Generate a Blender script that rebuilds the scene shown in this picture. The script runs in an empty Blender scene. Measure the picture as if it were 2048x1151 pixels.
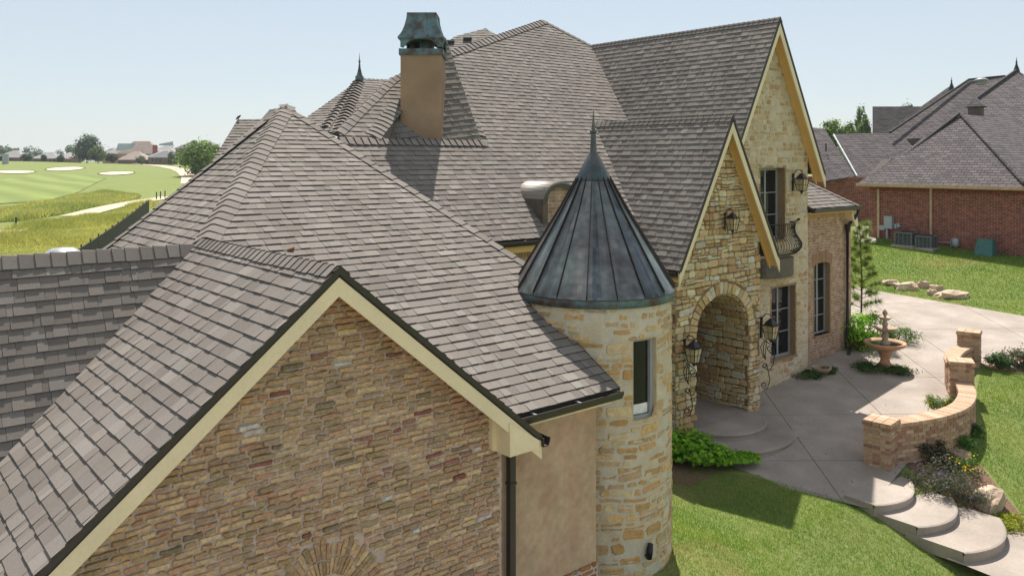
import bpy, math, random
import numpy as np
from mathutils import Vector, Matrix, noise as mnoise
random.seed(7)
rnd = random.random
def ru(a, b): return a + (b - a) * rnd()

# ---------------------------------------------------------------- camera
FPX, CX, HY = 1650.0, 1024.0, 318.0          # focal length and horizon in photograph pixels
ZC = 6.2                                      # eye height above the courtyard
YAW = math.radians(40.0)
CR = Vector((math.cos(YAW), -math.sin(YAW), 0)); CF = Vector((math.sin(YAW), math.cos(YAW), 0))
scene = bpy.context.scene
cam_data = bpy.data.cameras.new('camera'); cam = bpy.data.objects.new('camera', cam_data)
scene.collection.objects.link(cam); scene.camera = cam
cam.location = (0, 0, ZC); cam.rotation_euler = (math.radians(90), 0, -YAW)
cam_data.sensor_width = 36; cam_data.lens = FPX / 2048 * 36
cam_data.shift_y = -(575.5 - HY) / 2048
cam_data.clip_start = 0.1; cam_data.clip_end = 6000

# ---------------------------------------------------------------- sky and sun
SUN_EL = math.radians(60.0); SUN_DIR = Vector((0.665, 0.747, 0)).normalized()
world = bpy.data.worlds.new('World'); scene.world = world; world.use_nodes = True
nt = world.node_tree; nt.nodes.clear()
wo = nt.nodes.new('ShaderNodeOutputWorld'); bg = nt.nodes.new('ShaderNodeBackground')
sky = nt.nodes.new('ShaderNodeTexSky'); sky.sky_type = 'NISHITA'; sky.sun_disc = False
sky.sun_elevation = SUN_EL; sky.sun_rotation = math.atan2(SUN_DIR.x, SUN_DIR.y)
sky.air_density = 1.0; sky.dust_density = 0.6; sky.ozone_density = 1.5; sky.altitude = 300
bg.inputs["Strength"].default_value = 0.076
hz = nt.nodes.new('ShaderNodeMix'); hz.data_type = 'RGBA'; hz.inputs[0].default_value = .64      # thin even summer haze over the clear sky
hz.inputs[7].default_value = (6.7, 7.25, 7.6, 1); nt.links.new(sky.outputs[0], hz.inputs[6]); nt.links.new(hz.outputs[2], bg.inputs[0]); nt.links.new(bg.outputs[0], wo.inputs[0])
sd = bpy.data.lights.new('sun', 'SUN'); sd.energy = 5.0; sd.angle = math.radians(0.5); sd.color = (1.0, 0.95, 0.87)
sun = bpy.data.objects.new('sun', sd); scene.collection.objects.link(sun)
sv = Vector((SUN_DIR.x * math.cos(SUN_EL), SUN_DIR.y * math.cos(SUN_EL), math.sin(SUN_EL)))
sun.rotation_euler = (-sv).to_track_quat('-Z', 'Y').to_euler(); sun.location = (0, 0, 40)
scene.view_settings.view_transform = 'Standard'; scene.view_settings.look = 'None'
scene.view_settings.exposure = 0.56; scene.view_settings.gamma = 1.0
scene.cycles.max_bounces = 6; scene.cycles.diffuse_bounces = 3; scene.cycles.transparent_max_bounces = 6

# ---------------------------------------------------------------- pixel helpers (z relative to the eye, then + ZC)
def ray(x, y): return CF + CR * ((x - CX) / FPX) + Vector((0, 0, -(y - HY) / FPX))
def up(p): return Vector((p[0], p[1], p[2] + ZC))
def onY(x, y, Y): return up(ray(x, y) * Y)
def onv(x, y, v): r = ray(x, y); return up(r * (v / r.y))
def onu(x, y, u): r = ray(x, y); return up(r * (u / r.x))
def onz(x, y, z): r = ray(x, y); return up(r * (z / r.z))          # z below the eye
def onp(x, y, n, p0):
    n = Vector(n); r = ray(x, y); d = n.dot(Vector(p0) - Vector((0, 0, ZC))); return up(r * (d / n.dot(r)))
def depth(p): return p[0] * CF.x + p[1] * CF.y
def pix(p):
    Y = depth(p); return CX + FPX * (p[0] * CR.x + p[1] * CR.y) / Y, HY - FPX * (p[2] - ZC) / Y

# ---------------------------------------------------------------- materials
def srgb(r, g, b):
    f = lambda c: (c / 255 / 12.92) if c / 255 <= .04045 else ((c / 255 + .055) / 1.055) ** 2.4
    return (f(r), f(g), f(b))
def mat(name, col=None, rough=.8, attr=False, nscale=8, namp=.25, fscale=120, famp=.2, bump=.0, bscale=60,
        metal=0., spec=.5, tint=None, tscale=1.2, tamp=.5, trans=0., emis=None, bdist=.01):
    """principled material: colour (or the mesh's own Col attribute) times coarse and fine noise, optional second tint"""
    m = bpy.data.materials.new(name); m.use_nodes = True; t = m.node_tree; N = t.nodes; L = t.links
    b = N['Principled BSDF']; b.inputs['Roughness'].default_value = rough; b.inputs['Metallic'].default_value = metal
    b.inputs['Specular IOR Level'].default_value = spec
    co = N.new('ShaderNodeTexCoord')
    if attr:
        a = N.new('ShaderNodeAttribute'); a.attribute_name = 'Col'; src = a.outputs['Color']
    else:
        a = N.new('ShaderNodeRGB'); a.outputs[0].default_value = (*col, 1); src = a.outputs[0]
    def nz(scale, det=4):
        n = N.new('ShaderNodeTexNoise'); n.inputs['Scale'].default_value = scale; n.inputs['Detail'].default_value = det
        g = N.new('ShaderNodeNewGeometry'); L.new(g.outputs['Position'], n.inputs['Vector']); return n.outputs['Fac']
    if tint:
        r = N.new('ShaderNodeMapRange'); r.inputs[1].default_value = .42; r.inputs[2].default_value = .62; r.inputs[4].default_value = tamp
        L.new(nz(tscale, 6), r.inputs[0]); mx = N.new('ShaderNodeMix'); mx.data_type = 'RGBA'
        L.new(r.outputs[0], mx.inputs[0]); L.new(src, mx.inputs[6]); mx.inputs[7].default_value = (*tint, 1); src = mx.outputs[2]
    for sc, am in ((nscale, namp), (fscale, famp)):
        if am <= 0: continue
        r = N.new('ShaderNodeMapRange'); r.inputs[1].default_value = .25; r.inputs[2].default_value = .75
        r.inputs[3].default_value = 1 - am; r.inputs[4].default_value = 1 + am; L.new(nz(sc), r.inputs[0])
        v = N.new('ShaderNodeVectorMath'); v.operation = 'SCALE'; L.new(src, v.inputs[0]); L.new(r.outputs[0], v.inputs['Scale']); src = v.outputs[0]
    L.new(src, b.inputs['Base Color'])
    if bump > 0:
        bp = N.new('ShaderNodeBump'); bp.inputs['Strength'].default_value = bump; bp.inputs['Distance'].default_value = bdist
        L.new(nz(bscale, 6), bp.inputs['Height']); L.new(bp.outputs[0], b.inputs['Normal'])
    if trans: b.inputs['Transmission Weight'].default_value = trans
    if emis: b.inputs['Emission Color'].default_value = (*emis, 1); b.inputs['Emission Strength'].default_value = 1
    return m
def leafmat(name, col, var=.35):
    """thin leaf: diffuse plus some light through the blade; colour from Col attribute if present"""
    m = bpy.data.materials.new(name); m.use_nodes = True; t = m.node_tree; N = t.nodes; L = t.links; N.clear()
    o = N.new('ShaderNodeOutputMaterial'); a = N.new('ShaderNodeAttribute'); a.attribute_name = 'Col'
    c = N.new('ShaderNodeVectorMath'); c.operation = 'MULTIPLY'; L.new(a.outputs['Color'], c.inputs[0]); c.inputs[1].default_value = col
    d = N.new('ShaderNodeBsdfPrincipled'); d.inputs['Roughness'].default_value = .55; d.inputs['Specular IOR Level'].default_value = .3
    L.new(c.outputs[0], d.inputs['Base Color'])
    tr = N.new('ShaderNodeBsdfTranslucent'); c2 = N.new('ShaderNodeVectorMath'); c2.operation = 'MULTIPLY'
    L.new(c.outputs[0], c2.inputs[0]); c2.inputs[1].default_value = (1.3, 1.25, .6); L.new(c2.outputs[0], tr.inputs['Color'])
    mx = N.new('ShaderNodeMixShader'); mx.inputs[0].default_value = .38
    L.new(d.outputs[0], mx.inputs[1]); L.new(tr.outputs[0], mx.inputs[2]); L.new(mx.outputs[0], o.inputs[0]); return m

# ---------------------------------------------------------------- mesh helpers
def link(o, parent=None):
    scene.collection.objects.link(o)
    if parent is not None: o.parent = parent; o.matrix_parent_inverse = parent.matrix_world.inverted()
    return o
def tag(o, label=None, cat=None, group=None, kind=None):
    if label: o['label'] = label
    if cat: o['category'] = cat
    if group: o['group'] = group
    if kind: o['kind'] = kind
    return o
def empty(name, loc, label=None, cat=None, group=None):
    o = bpy.data.objects.new(name, None); o.location = loc; o.empty_display_size = .2; link(o)
    o.matrix_world = Matrix.Translation(Vector(loc)); return tag(o, label, cat, group)
class MB:
    def __init__(s): s.v = []; s.f = []; s.c = []
    def add(s, vs, fs, col=(1, 1, 1)):
        k = len(s.v); s.v += [tuple(p) for p in vs]; s.f += [[i + k for i in f] for f in fs]; s.c += col if isinstance(col, list) else [col] * len(fs); return s
    def quad(s, a, b, c, d, col=(1, 1, 1)): return s.add([a, b, c, d], [(0, 1, 2, 3)], col)
    def box(s, o, ex, ey, ez, col=(1, 1, 1)):
        """box from corner o along three edge vectors"""
        o, ex, ey, ez = Vector(o), Vector(ex), Vector(ey), Vector(ez)
        vs = [o, o + ex, o + ex + ey, o + ey, o + ez, o + ex + ez, o + ex + ey + ez, o + ey + ez]
        fs = [(3, 2, 1, 0), (4, 5, 6, 7), (0, 1, 5, 4), (1, 2, 6, 5), (2, 3, 7, 6), (3, 0, 4, 7)]
        if ex.cross(ey).dot(ez) < 0: fs = [f[::-1] for f in fs]
        return s.add(vs, fs, col)
    def cbox(s, c, sx, sy, sz, rz=0, col=(1, 1, 1)):
        m = Matrix.Rotation(rz, 3, 'Z'); ex, ey = m @ Vector((sx, 0, 0)), m @ Vector((0, sy, 0))
        return s.box(Vector(c) - ex / 2 - ey / 2, ex, ey, Vector((0, 0, sz)), col)
    def tube(s, pts, r, n=8, col=(1, 1, 1), caps=True):
        pts = [Vector(p) for p in pts]; rs = r if isinstance(r, (list, tuple)) else [r] * len(pts); ring = []; vs = []; fs = []
        for i, p in enumerate(pts):
            d = (pts[min(i + 1, len(pts) - 1)] - pts[max(i - 1, 0)]).normalized()
            a = d.cross(Vector((0, 0, 1)));
            if a.length < 1e-3: a = Vector((1, 0, 0))
            if i and a.dot(pa) < 0: a = -a
            a.normalize(); pa = a; b = d.cross(a)
            for k in range(n): t = 2 * math.pi * k / n; vs.append(p + (a * math.cos(t) + b * math.sin(t)) * rs[i])
        for i in range(len(pts) - 1):
            for k in range(n): fs.append((i * n + k, i * n + (k + 1) % n, (i + 1) * n + (k + 1) % n, (i + 1) * n + k))
        if caps: fs += [tuple(range(n))[::-1], tuple(range((len(pts) - 1) * n, len(pts) * n))]
        return s.add(vs, fs, col)
    def lathe(s, c, prof, n=24, col=(1, 1, 1), a0=0, a1=2 * math.pi):
        """profile [(r,z)] revolved about the vertical through c"""
        c = Vector(c); full = abs(a1 - a0 - 2 * math.pi) < 1e-6; m = n if full else n + 1; vs = []; fs = []
        for r, z in prof:
            for k in range(m): t = a0 + (a1 - a0) * k / n; vs.append(c + Vector((r * math.cos(t), r * math.sin(t), z)))
        for i in range(len(prof) - 1):
            for k in range(n): fs.append((i * m + k, i * m + (k + 1) % m, (i + 1) * m + (k + 1) % m, (i + 1) * m + k))
        return s.add(vs, fs, col)
    def prism(s, poly, d, col=(1, 1, 1)):
        """planar polygon extruded by vector d"""
        n = len(poly); p = [Vector(q) for q in poly]; d = Vector(d)
        nn = sum(((p[i] - p[0]).cross(p[(i + 1) % n] - p[0]) for i in range(1, n)), Vector())
        vs = p + [q + d for q in p]; fs = [tuple(range(n))[::-1], tuple(range(n, 2 * n))] + [(i, (i + 1) % n, n + (i + 1) % n, n + i) for i in range(n)]
        if nn.dot(d) < 0: fs = [f[::-1] for f in fs]
        return s.add(vs, fs, col)
    def build(s, name, m, parent=None, smooth=False):
        me = bpy.data.meshes.new(name); me.from_pydata(s.v, [], s.f)
        ca = me.attributes.new('Col', 'FLOAT_COLOR', 'FACE')
        ca.data.foreach_set('color', np.array([(*c, 1) for c in s.c], dtype=np.float32).ravel())
        me.materials.append(m)
        if smooth: me.polygons.foreach_set('use_smooth', [True] * len(me.polygons))
        me.update(); return link(bpy.data.objects.new(name, me), parent)
class Pieces:
    """alike pieces: the 300 that show largest become objects, the rest one joined part per parent"""
    def __init__(s, name, m, limit=300): s.name = name; s.m = m; s.limit = limit; s.p = []
    def add(s, vs, fs, col, parent):
        c = sum((Vector(v) for v in vs), Vector()) / len(vs); Y = depth(c); sc = 0
        if Y > .5:
            x, y = pix(c)
            if -10 < x < 2058 and -10 < y < 1161: sc = 1 / Y
        s.p.append((sc, vs, fs, col, parent))
    def finish(s):
        s.p.sort(key=lambda q: -q[0]); fields = {}
        for i, (sc, vs, fs, col, par) in enumerate(s.p):
            if i < s.limit and sc > 0: MB().add(vs, fs, col).build(s.name, s.m, par)
            else: fields.setdefault(par.name, (par, MB()))[1].add(vs, fs, col)
        for par, mb in fields.values(): tag(mb.build(s.name + '_field', s.m, par), kind='stuff')
def clip_poly(poly, cl):
    """Sutherland-Hodgman: 2D polygon against a convex CCW polygon"""
    out = poly
    for i in range(len(cl)):
        a, b = cl[i], cl[(i + 1) % len(cl)]; ex, ey = b[0] - a[0], b[1] - a[1]; inp = out; out = []
        if not inp: return []
        side = [ex * (p[1] - a[1]) - ey * (p[0] - a[0]) for p in inp]
        for k in range(len(inp)):
            p, q = inp[k - 1], inp[k]; sp, sq = side[k - 1], side[k]
            if (sp >= 0) != (sq >= 0):
                t = sp / (sp - sq); out.append((p[0] + (q[0] - p[0]) * t, p[1] + (q[1] - p[1]) * t))
            if sq >= 0: out.append(q)
    return out
def area2(p): return sum(p[i - 1][0] * p[i][1] - p[i][0] * p[i - 1][1] for i in range(len(p))) / 2
# ================================================================ the house
M_SH = mat('shingle', attr=True, rough=.9, nscale=.8, namp=.12, fscale=150, famp=.30, bump=.25, bscale=300, spec=.2, bdist=.004)
M_DECK = mat('roof_underlay', (.03, .028, .026), rough=.9)
M_CREAM = mat('cream_paint', srgb(228, 212, 176), rough=.55, nscale=1.6, namp=.10, fscale=25, famp=.05)
M_SOFFIT = mat('soffit_paint', srgb(226, 186, 116), rough=.6, nscale=3, namp=.07, famp=.03)
M_BRONZE = mat('bronze_metal', srgb(52, 47, 43), rough=.4, metal=.0, namp=.1, famp=.05)
M_COPPER = mat('aged_copper', srgb(72, 88, 92), rough=.38, metal=.75, nscale=3, namp=.35, fscale=30, famp=.2, tint=srgb(120, 100, 88), tscale=2.2, tamp=.7, bump=.1, bscale=15)
M_COPPER2 = mat('verdigris_copper', srgb(98, 124, 132), rough=.6, metal=.25, nscale=4, namp=.3, fscale=40, famp=.15, tint=srgb(84, 68, 60), tscale=4.5, tamp=.95)
M_STUC = mat('stucco_render', srgb(182, 158, 130), rough=.9, nscale=1.6, namp=.2, fscale=11, famp=.14, bump=.6, bscale=7, tint=srgb(168, 136, 112), tscale=3.2, tamp=.75, bdist=.03)
M_CHIM = mat('chimney_stucco', srgb(160, 132, 108), rough=.9, nscale=1.1, namp=.13, fscale=45, famp=.09, bump=.35, bscale=60, tint=srgb(138, 114, 92), tscale=1.8, tamp=.5)
M_IRON = mat('black_iron', srgb(24, 24, 26), rough=.45, namp=.15)
M_GLASS = mat('window_glass', (.012, .014, .016), rough=.03, spec=.3, namp=0, famp=0)
M_FRAME = mat('grey_window_frame', srgb(150, 152, 152), rough=.5, namp=.05, famp=.03)

house = empty('house', (12, 13, 0), 'sprawling stone and brick house with grey shingle roofs and copper-capped turret', 'house')
shingles = Pieces('shingle', M_SH); caps = Pieces('ridge_cap', M_SH, 299)
SH_PAL = [(a * .52 + .066, b * .50 + .057, c * .48 + .0505) for a, b, c in [(.262, .240, .222), (.245, .222, .208), (.285, .265, .248), (.315, .297, .280), (.250, .222, .208), (.275, .243, .218), (.225, .203, .190), (.265, .243, .225)]]
EXPO = .150
def shingle_face(parent, polys, et, expo=EXPO, thick=.018, seed=1, deck=True, t0=0.):
    """lay courses of random-width tabs on coplanar convex polygons; et = direction up the slope"""
    R = random.Random(seed); polys = [[Vector(p) for p in q] for q in polys]
    o = polys[0][0]; et = Vector(et).normalized()
    p = polys[0]; n = sum(((p[i] - p[0]).cross(p[i + 1] - p[0]) for i in range(1, len(p) - 1)), Vector()).normalized()
    if n.z < 0: n = -n
    et = (et - n * et.dot(n)).normalized(); es = et.cross(n)
    P2 = []
    for q in polys:
        a = [((v - o).dot(es), (v - o).dot(et)) for v in q]
        if area2(a) < 0: a = a[::-1]
        P2.append(a)
    tmin = min(b for a in P2 for _, b in a) + t0; tmax = max(b for a in P2 for _, b in a)
    smin = min(b for a in P2 for b, _ in a); smax = max(b for a in P2 for b, _ in a)
    t = tmin
    while t < tmax:
        s = smin - R.uniform(0, .3); hi = R.random() < .5; top = t + expo * 1.06
        wob = R.uniform(-.003, .003)
        while s < smax:
            w = R.choice((.07, .1, .12, .15, .17, .2, .2, .25, .3)) * R.uniform(.85, 1.15); hi = not hi if R.random() < .8 else hi
            c0 = R.choice(SH_PAL); k = R.uniform(.87, 1.09) * (1 if hi else .94); col = (c0[0] * k, c0[1] * k, c0[2] * k)
            th = thick * (1.0 if hi else .62) + R.uniform(0, .002); b0 = t + wob + R.uniform(-.002, .002)
            cell = [(s, b0), (s + w - .003, b0), (s + w - .003, top), (s, top)]
            s += w
            for cl in P2:
                g = clip_poly(cell, cl)
                if len(g) < 3 or abs(area2(g)) < 2e-4: continue
                vs = []; m = len(g)
                for a, b in g:
                    hgt = .004 + th * max(0., 1 - (b - t) / (expo * 1.1)); vs.append(o + es * a + et * b + n * hgt)
                for a, b in g: vs.append(o + es * a + et * b - n * .004)
                fs = [tuple(range(m))] + [((i + 1) % m, i, m + i, m + (i + 1) % m) for i in range(m) if not (g[i][1] > top - 1e-5 and g[(i + 1) % m][1] > top - 1e-5)]
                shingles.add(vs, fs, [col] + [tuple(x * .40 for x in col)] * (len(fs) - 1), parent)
        t += expo
def slab(parent_mb, poly, th=.06):
    p = [Vector(q) for q in poly]; n = (p[1] - p[0]).cross(p[2] - p[0]).normalized()
    if n.z < 0: n = -n
    p = [q - n * .006 for q in p]; parent_mb.prism(p, -n * th, (1, 1, 1))
def cap_row(parent, a, b, d1, d2, w=.15, expo=.15, lift=.018):
    """overlapping bent caps along the ridge or hip a->b; d1,d2 point down each slope from the line"""
    a, b = Vector(a), Vector(b); L = (b - a).length; e = (b - a) / L
    d1 = Vector(d1); d2 = Vector(d2); d1 = (d1 - e * d1.dot(e)).normalized(); d2 = (d2 - e * d2.dot(e)).normalized()
    nn = (-(d1 + d2)).normalized() if (d1 + d2).length > .02 else Vector((0, 0, 1))
    if nn.z < 0: nn = -nn
    n1, n2 = e.cross(d1), e.cross(d2); n1 = n1 if n1.dot(nn) > 0 else -n1; n2 = n2 if n2.dot(nn) > 0 else -n2
    k = max(1, int(round(L / expo))); st = L / k
    for i in range(k):
        p = a + e * (st * i + ru(-.006, .006)); q = a + e * (st * (i + 1) + .03); ww = w * ru(.96, 1.05); sk = ru(-.008, .008)
        c0 = random.choice(SH_PAL[:3] + SH_PAL[7:]); kk = ru(.86, 1.05); col = tuple(x * kk for x in c0); vs = []
        for base, hh in ((p, lift + .024), (q, .026), (p, .0)):
            vs += [base + n1 * hh * .8 + d1 * ww + e * sk, base + nn * hh * 1.1 + d1 * .025, base + nn * hh * 1.1 + d2 * .025, base + n2 * hh * .8 + d2 * ww - e * sk]
        fs = [(0, 1, 5, 4), (1, 2, 6, 5), (2, 3, 7, 6), (8, 9, 1, 0), (9, 10, 2, 1), (10, 11, 3, 2), (8, 0, 4), (3, 11, 7)]
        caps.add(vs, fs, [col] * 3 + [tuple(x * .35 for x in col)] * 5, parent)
def W(u, v, z): return Vector((u, v, z + ZC))

# ---- plane heights (z relative to the eye)
def zG(u): return -1.06 - .83 * abs(u - 3.857)
def zHv(v): return -3.03 + .571 * (v - 7.45)
def zHu(u): return .987 - .757 * (6.636 - u)
def zM(v): return .95 + .89 * (v - 15.6)
def zT(u): return 3.63 - 1.81 * abs(u - 18.9)
def zE(u): return .985 - 1.76 * abs(u - 16.0)
def zL(v): return -1.12 - 1.73 * (10.93 - v)
Gp = lambda u, v: W(u, v, zG(u)); Hv = lambda u, v: W(u, v, zHv(v)); Hu = lambda u, v: W(u, v, zHu(u))
Mp = lambda u, v: W(u, v, zM(v)); Tp = lambda u, v: W(u, v, zT(u)); Ep = lambda u, v: W(u, v, zE(u)); Lp = lambda u, v: W(u, v, zL(v))

def roof(name, faces):
    mb = MB()
    for polys, et in faces:
        for q in polys: slab(mb, q)
    o = mb.build(name, M_DECK, house)
    for i, (polys, et) in enumerate(faces): shingle_face(o, polys, et, seed=sum(map(ord, name)) + i)
    return o
APEX = W(6.636, 14.485, .987); HFAR = onp(205, 503, (-.757, 0, 1), APEX); FOOT = W(3.857, 10.87, -1.08)
g_roof = roof('gable_roof', [
    ([[Gp(0.0, 7.2), Gp(3.857, 7.2), Gp(3.857, 10.9), Gp(3.79, 10.93), Gp(0.0, 9.08)]], (1, 0, .83)),
    ([[Gp(3.857, 7.2), Gp(6.5, 7.2), Gp(6.5, 7.5), Gp(6.23, 7.5), Gp(3.857, 10.9)]], (-1, 0, .83))])
l_roof = roof('steep_side_roof', [([[Lp(-3.5, 10.93), Lp(3.95, 10.93), Lp(0.16, 9.14), Lp(-3.5, 9.14)]], (0, 1, 1.73))])
h_roof = roof('hip_roof', [
    ([[APEX, FOOT, Hv(6.23, 7.45), Hv(8.1, 7.45), Hv(8.1, 10.94)], [Hv(8.1, 9.15), Hv(8.75, 9.37), Hv(8.1, 10.94)]], (0, 1, .571)),
    ([[APEX, FOOT, Hu(0.9, 10.98), Hu(0.9, HFAR.y), HFAR]], (1, 0, .757))])
MB().prism([APEX - Vector((0, 0, .02)), W(8.75, 9.37, -1.96), W(8.75, 15.2, -1.96), W(6.64, 15.2, .95)], (-.03, 0, -.05), SH_PAL[1]).build('hip_roof_back', M_SH, house)
MB().prism([APEX - Vector((0, 0, .03)), W(6.6, 15.2, .9), HFAR + Vector((0, .8, -1.2)), HFAR - Vector((0, 0, .03))], (0, .03, -.05), SH_PAL[1]).build('hip_roof_end', M_SH, house)
NB = zM(15.0) - 1.1
m_roof = roof('main_roof', [([[Mp(8.0, 12.7), Mp(14.51, 12.7), Mp(15.68, 15.0), Mp(8.0, 15.0)],
                             [Mp(11.67, 15.0), Mp(15.68, 15.0), Mp(16.0, 15.64), Mp(11.73, 15.64)],
                             [Mp(11.73, 15.64), Mp(17.43, 15.64), Mp(18.9, 18.6), Mp(17.62, 19.48), Mp(12.607, 17.655), Mp(11.816, 16.653)],
                             [Mp(8.07, 15.0), Mp(8.82, 15.0), Mp(10.07, 15.945), Mp(10.274, 16.641), Mp(8.07, 15.14)],
                             [Mp(10.07, 15.945), Mp(11.816, 16.653), Mp(12.607, 17.655), Mp(10.274, 16.641)]], (0, 1, .89))])
nq = [Mp(10.07, 15.945), Mp(11.66, 15.0), W(8.84, 15.02, NB)]; nn0 = (nq[1] - nq[0]).cross(nq[2] - nq[0])
def on_n(u, v): return Vector((u, v, nq[0].z - (nn0.x * (u - nq[0].x) + nn0.y * (v - nq[0].y)) / nn0.z))
n_roof = roof('chimney_notch_roof', [([[nq[0], on_n(11.80, 16.6), on_n(11.67, 15.02), on_n(8.84, 15.02)]], (0, 1, 1.5))])
MB().prism([Mp(11.67, 15.0), Mp(11.816, 16.653), on_n(11.80, 16.6) - Vector((0, 0, .1)), on_n(11.67, 15.02) - Vector((0, 0, .1))], (.02, 0, 0), SH_PAL[3]).build('notch_cheek', M_SH, house)
t_roof = roof('tall_gable_roof', [([[Tp(18.9, 11.8), Tp(16.72, 11.8), Tp(16.72, 14.35), Tp(18.9, 18.95)]], (1, 0, 1.81)),
                                  ([[Tp(18.9, 11.8), Tp(21.12, 11.8), Tp(21.12, 15), Tp(18.9, 18.6)]], (-1, 0, 1.81))])
e_roof = roof('entry_gable_roof', [([[Ep(16, 11.2), Ep(14.08, 11.2), Ep(14.08, 11.85), Ep(16, 15.64)], [Ep(14.08, 11.85), Ep(14.08, 12.95), Ep(14.63, 12.95)]], (1, 0, 1.76)),
                                   ([[Ep(16, 11.2), Ep(17.9, 11.2), Ep(17.9, 12.1), Ep(16.72, 12.1), Ep(16, 15.0)]], (-1, 0, 1.76))])
MB().prism([Mp(8.82, 15.0), Mp(10.07, 15.945), on_n(8.84, 15.02) - Vector((0, 0, .3))], (-.02, .01, 0), SH_PAL[3]).build('notch_cheek', M_SH, house)
MB().box(Hv(8.1, 7.45) + Vector((0, 0, -.07)), (.02, 0, 0), (0, 2.0, 1.142), (0, 0, .085)).build('drip_edge', M_BRONZE, house)
# ---- ridge and hip caps
dn = lambda x, y, z: Vector((x, y, z))
cap_row(g_roof, Gp(3.857, 7.22), Gp(3.857, 10.9), dn(-1, 0, -.83), dn(1, 0, -.83), expo=.138)
cap_row(l_roof, Lp(-3.5, 10.93), Lp(3.72, 10.93), dn(0, -1, -1.73), dn(0, 1, -1.2), w=.17, expo=.165)
cap_row(h_roof, FOOT + dn(.03, .05, .02), APEX, dn(-1, 0, -.757), dn(0, -1, -.571), w=.19, expo=.185)
cap_row(h_roof, Hv(8.75, 9.37), APEX, dn(0, -1, -.571), dn(1, 0, -1.38), w=.14, expo=.26)
cap_row(h_roof, HFAR, APEX, dn(-1, 0, -.757) + dn(0, -1, 0), dn(0, 1, -1), w=.13, expo=.25)
cap_row(m_roof, Mp(8.0, 14.97), Mp(11.72, 14.97), dn(0, -1, -.89), dn(0, 1, -.3), w=.17, expo=.17, lift=.035)
cap_row(m_roof, Mp(8.07, 15.14), Mp(10.274, 16.641), dn(0, -1, -.89), dn(-1, 1, -.9), w=.15, expo=.22)
cap_row(m_roof, Mp(10.274, 16.641), Mp(12.607, 17.655), dn(0, -1, -.89), dn(-1, 1, -.9), w=.15, expo=.2)
cap_row(m_roof, Mp(12.607, 17.655), Mp(17.62, 19.48), dn(0, -1, -.89), dn(-1, 1, -.9), w=.2, expo=.2, lift=.03)
cap_row(m_roof, Mp(18.9, 18.62), Mp(17.62, 19.48), dn(0, -1, -.89), dn(1, 1, -.9), w=.13, expo=.2)
cap_row(m_roof, Mp(11.667, 15.091), Mp(11.816, 16.653), dn(-1, .0, -.0), dn(1, 0, 0), w=.2, expo=.17, lift=.03)
cap_row(m_roof, Mp(8.822, 15.036), Mp(10.068, 15.945), dn(-1, .5, .3), dn(1, -.5, -.3), w=.17, expo=.17, lift=.03)
cap_row(t_roof, Tp(18.9, 11.8), Tp(18.9, 18.6), dn(-1, 0, -1.81), dn(1, 0, -1.81), w=.15, expo=.155)
cap_row(e_roof, Ep(16, 11.2), Ep(16, 15.64), dn(-1, 0, -1.76), dn(1, 0, -1.76), w=.16, expo=.165)
# ================================================================ masonry
M_BRICK = mat('reclaimed_brick', attr=True, rough=.9, nscale=25, namp=.28, fscale=110, famp=.22, bump=1., bscale=55, spec=.2, bdist=.02)
M_MORT = mat('smeared_mortar', srgb(188, 172, 162), rough=.95, nscale=9, namp=.16, fscale=90, famp=.14, bump=.8, bscale=45, spec=.15, bdist=.015)
M_STONE = mat('yellow_limestone', attr=True, rough=.9, nscale=14, namp=.2, fscale=90, famp=.16, bump=.7, bscale=35, spec=.2, bdist=.015)
M_JOINT = mat('dark_joint', srgb(132, 108, 78), rough=1., namp=.3, nscale=20)
M_TMORT = mat('buff_mortar', srgb(200, 188, 166), rough=.95, nscale=6, namp=.15, fscale=60, famp=.12, bump=.8, bscale=40, tint=srgb(194, 166, 124), tscale=3., tamp=.5, bdist=.015)
M_GMORT = mat('grey_mortar', srgb(198, 190, 172), rough=.95, nscale=6, namp=.13, fscale=60, famp=.12, bump=.8, bscale=40, tint=srgb(200, 172, 122), tscale=2.4, tamp=.35, bdist=.015)
bricks = Pieces('brick', M_BRICK); stones = Pieces('stone', M_STONE)
BR_PAL = [srgb(*c) for c in ((199, 169, 130), (188, 156, 120), (180, 147, 111), (207, 179, 140), (188, 148, 117), (172, 144, 116), (195, 164, 128), (167, 144, 110))]
BR_ODD = [srgb(*c) for c in ((145, 96, 81), (159, 116, 98), (203, 195, 185), (135, 118, 93), (143, 125, 99))]
E_PAL = [srgb(*c) for c in ((200, 177, 136), (191, 163, 121), (205, 192, 161), (195, 189, 170), (181, 148, 108), (201, 180, 144), (188, 169, 138), (194, 169, 125))]
T_PAL = [srgb(*c) for c in ((193, 171, 133), (198, 178, 145), (185, 161, 121), (200, 188, 160), (190, 173, 143), (180, 150, 115))]
C_PAL = [srgb(*c) for c in ((195, 159, 107), (200, 169, 120), (189, 152, 103), (201, 180, 142), (185, 159, 123))]
def vary(c, a=.12): k = ru(1 - a, 1 + a); return (c[0] * k, c[1] * k * ru(.97, 1.03), c[2] * k)
def plane_map(origin, eu, n):
    o, e, n = Vector(origin), Vector(eu), Vector(n)
    return lambda s, t, d: o + e * s + Vector((0, 0, t)) + n * d
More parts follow.
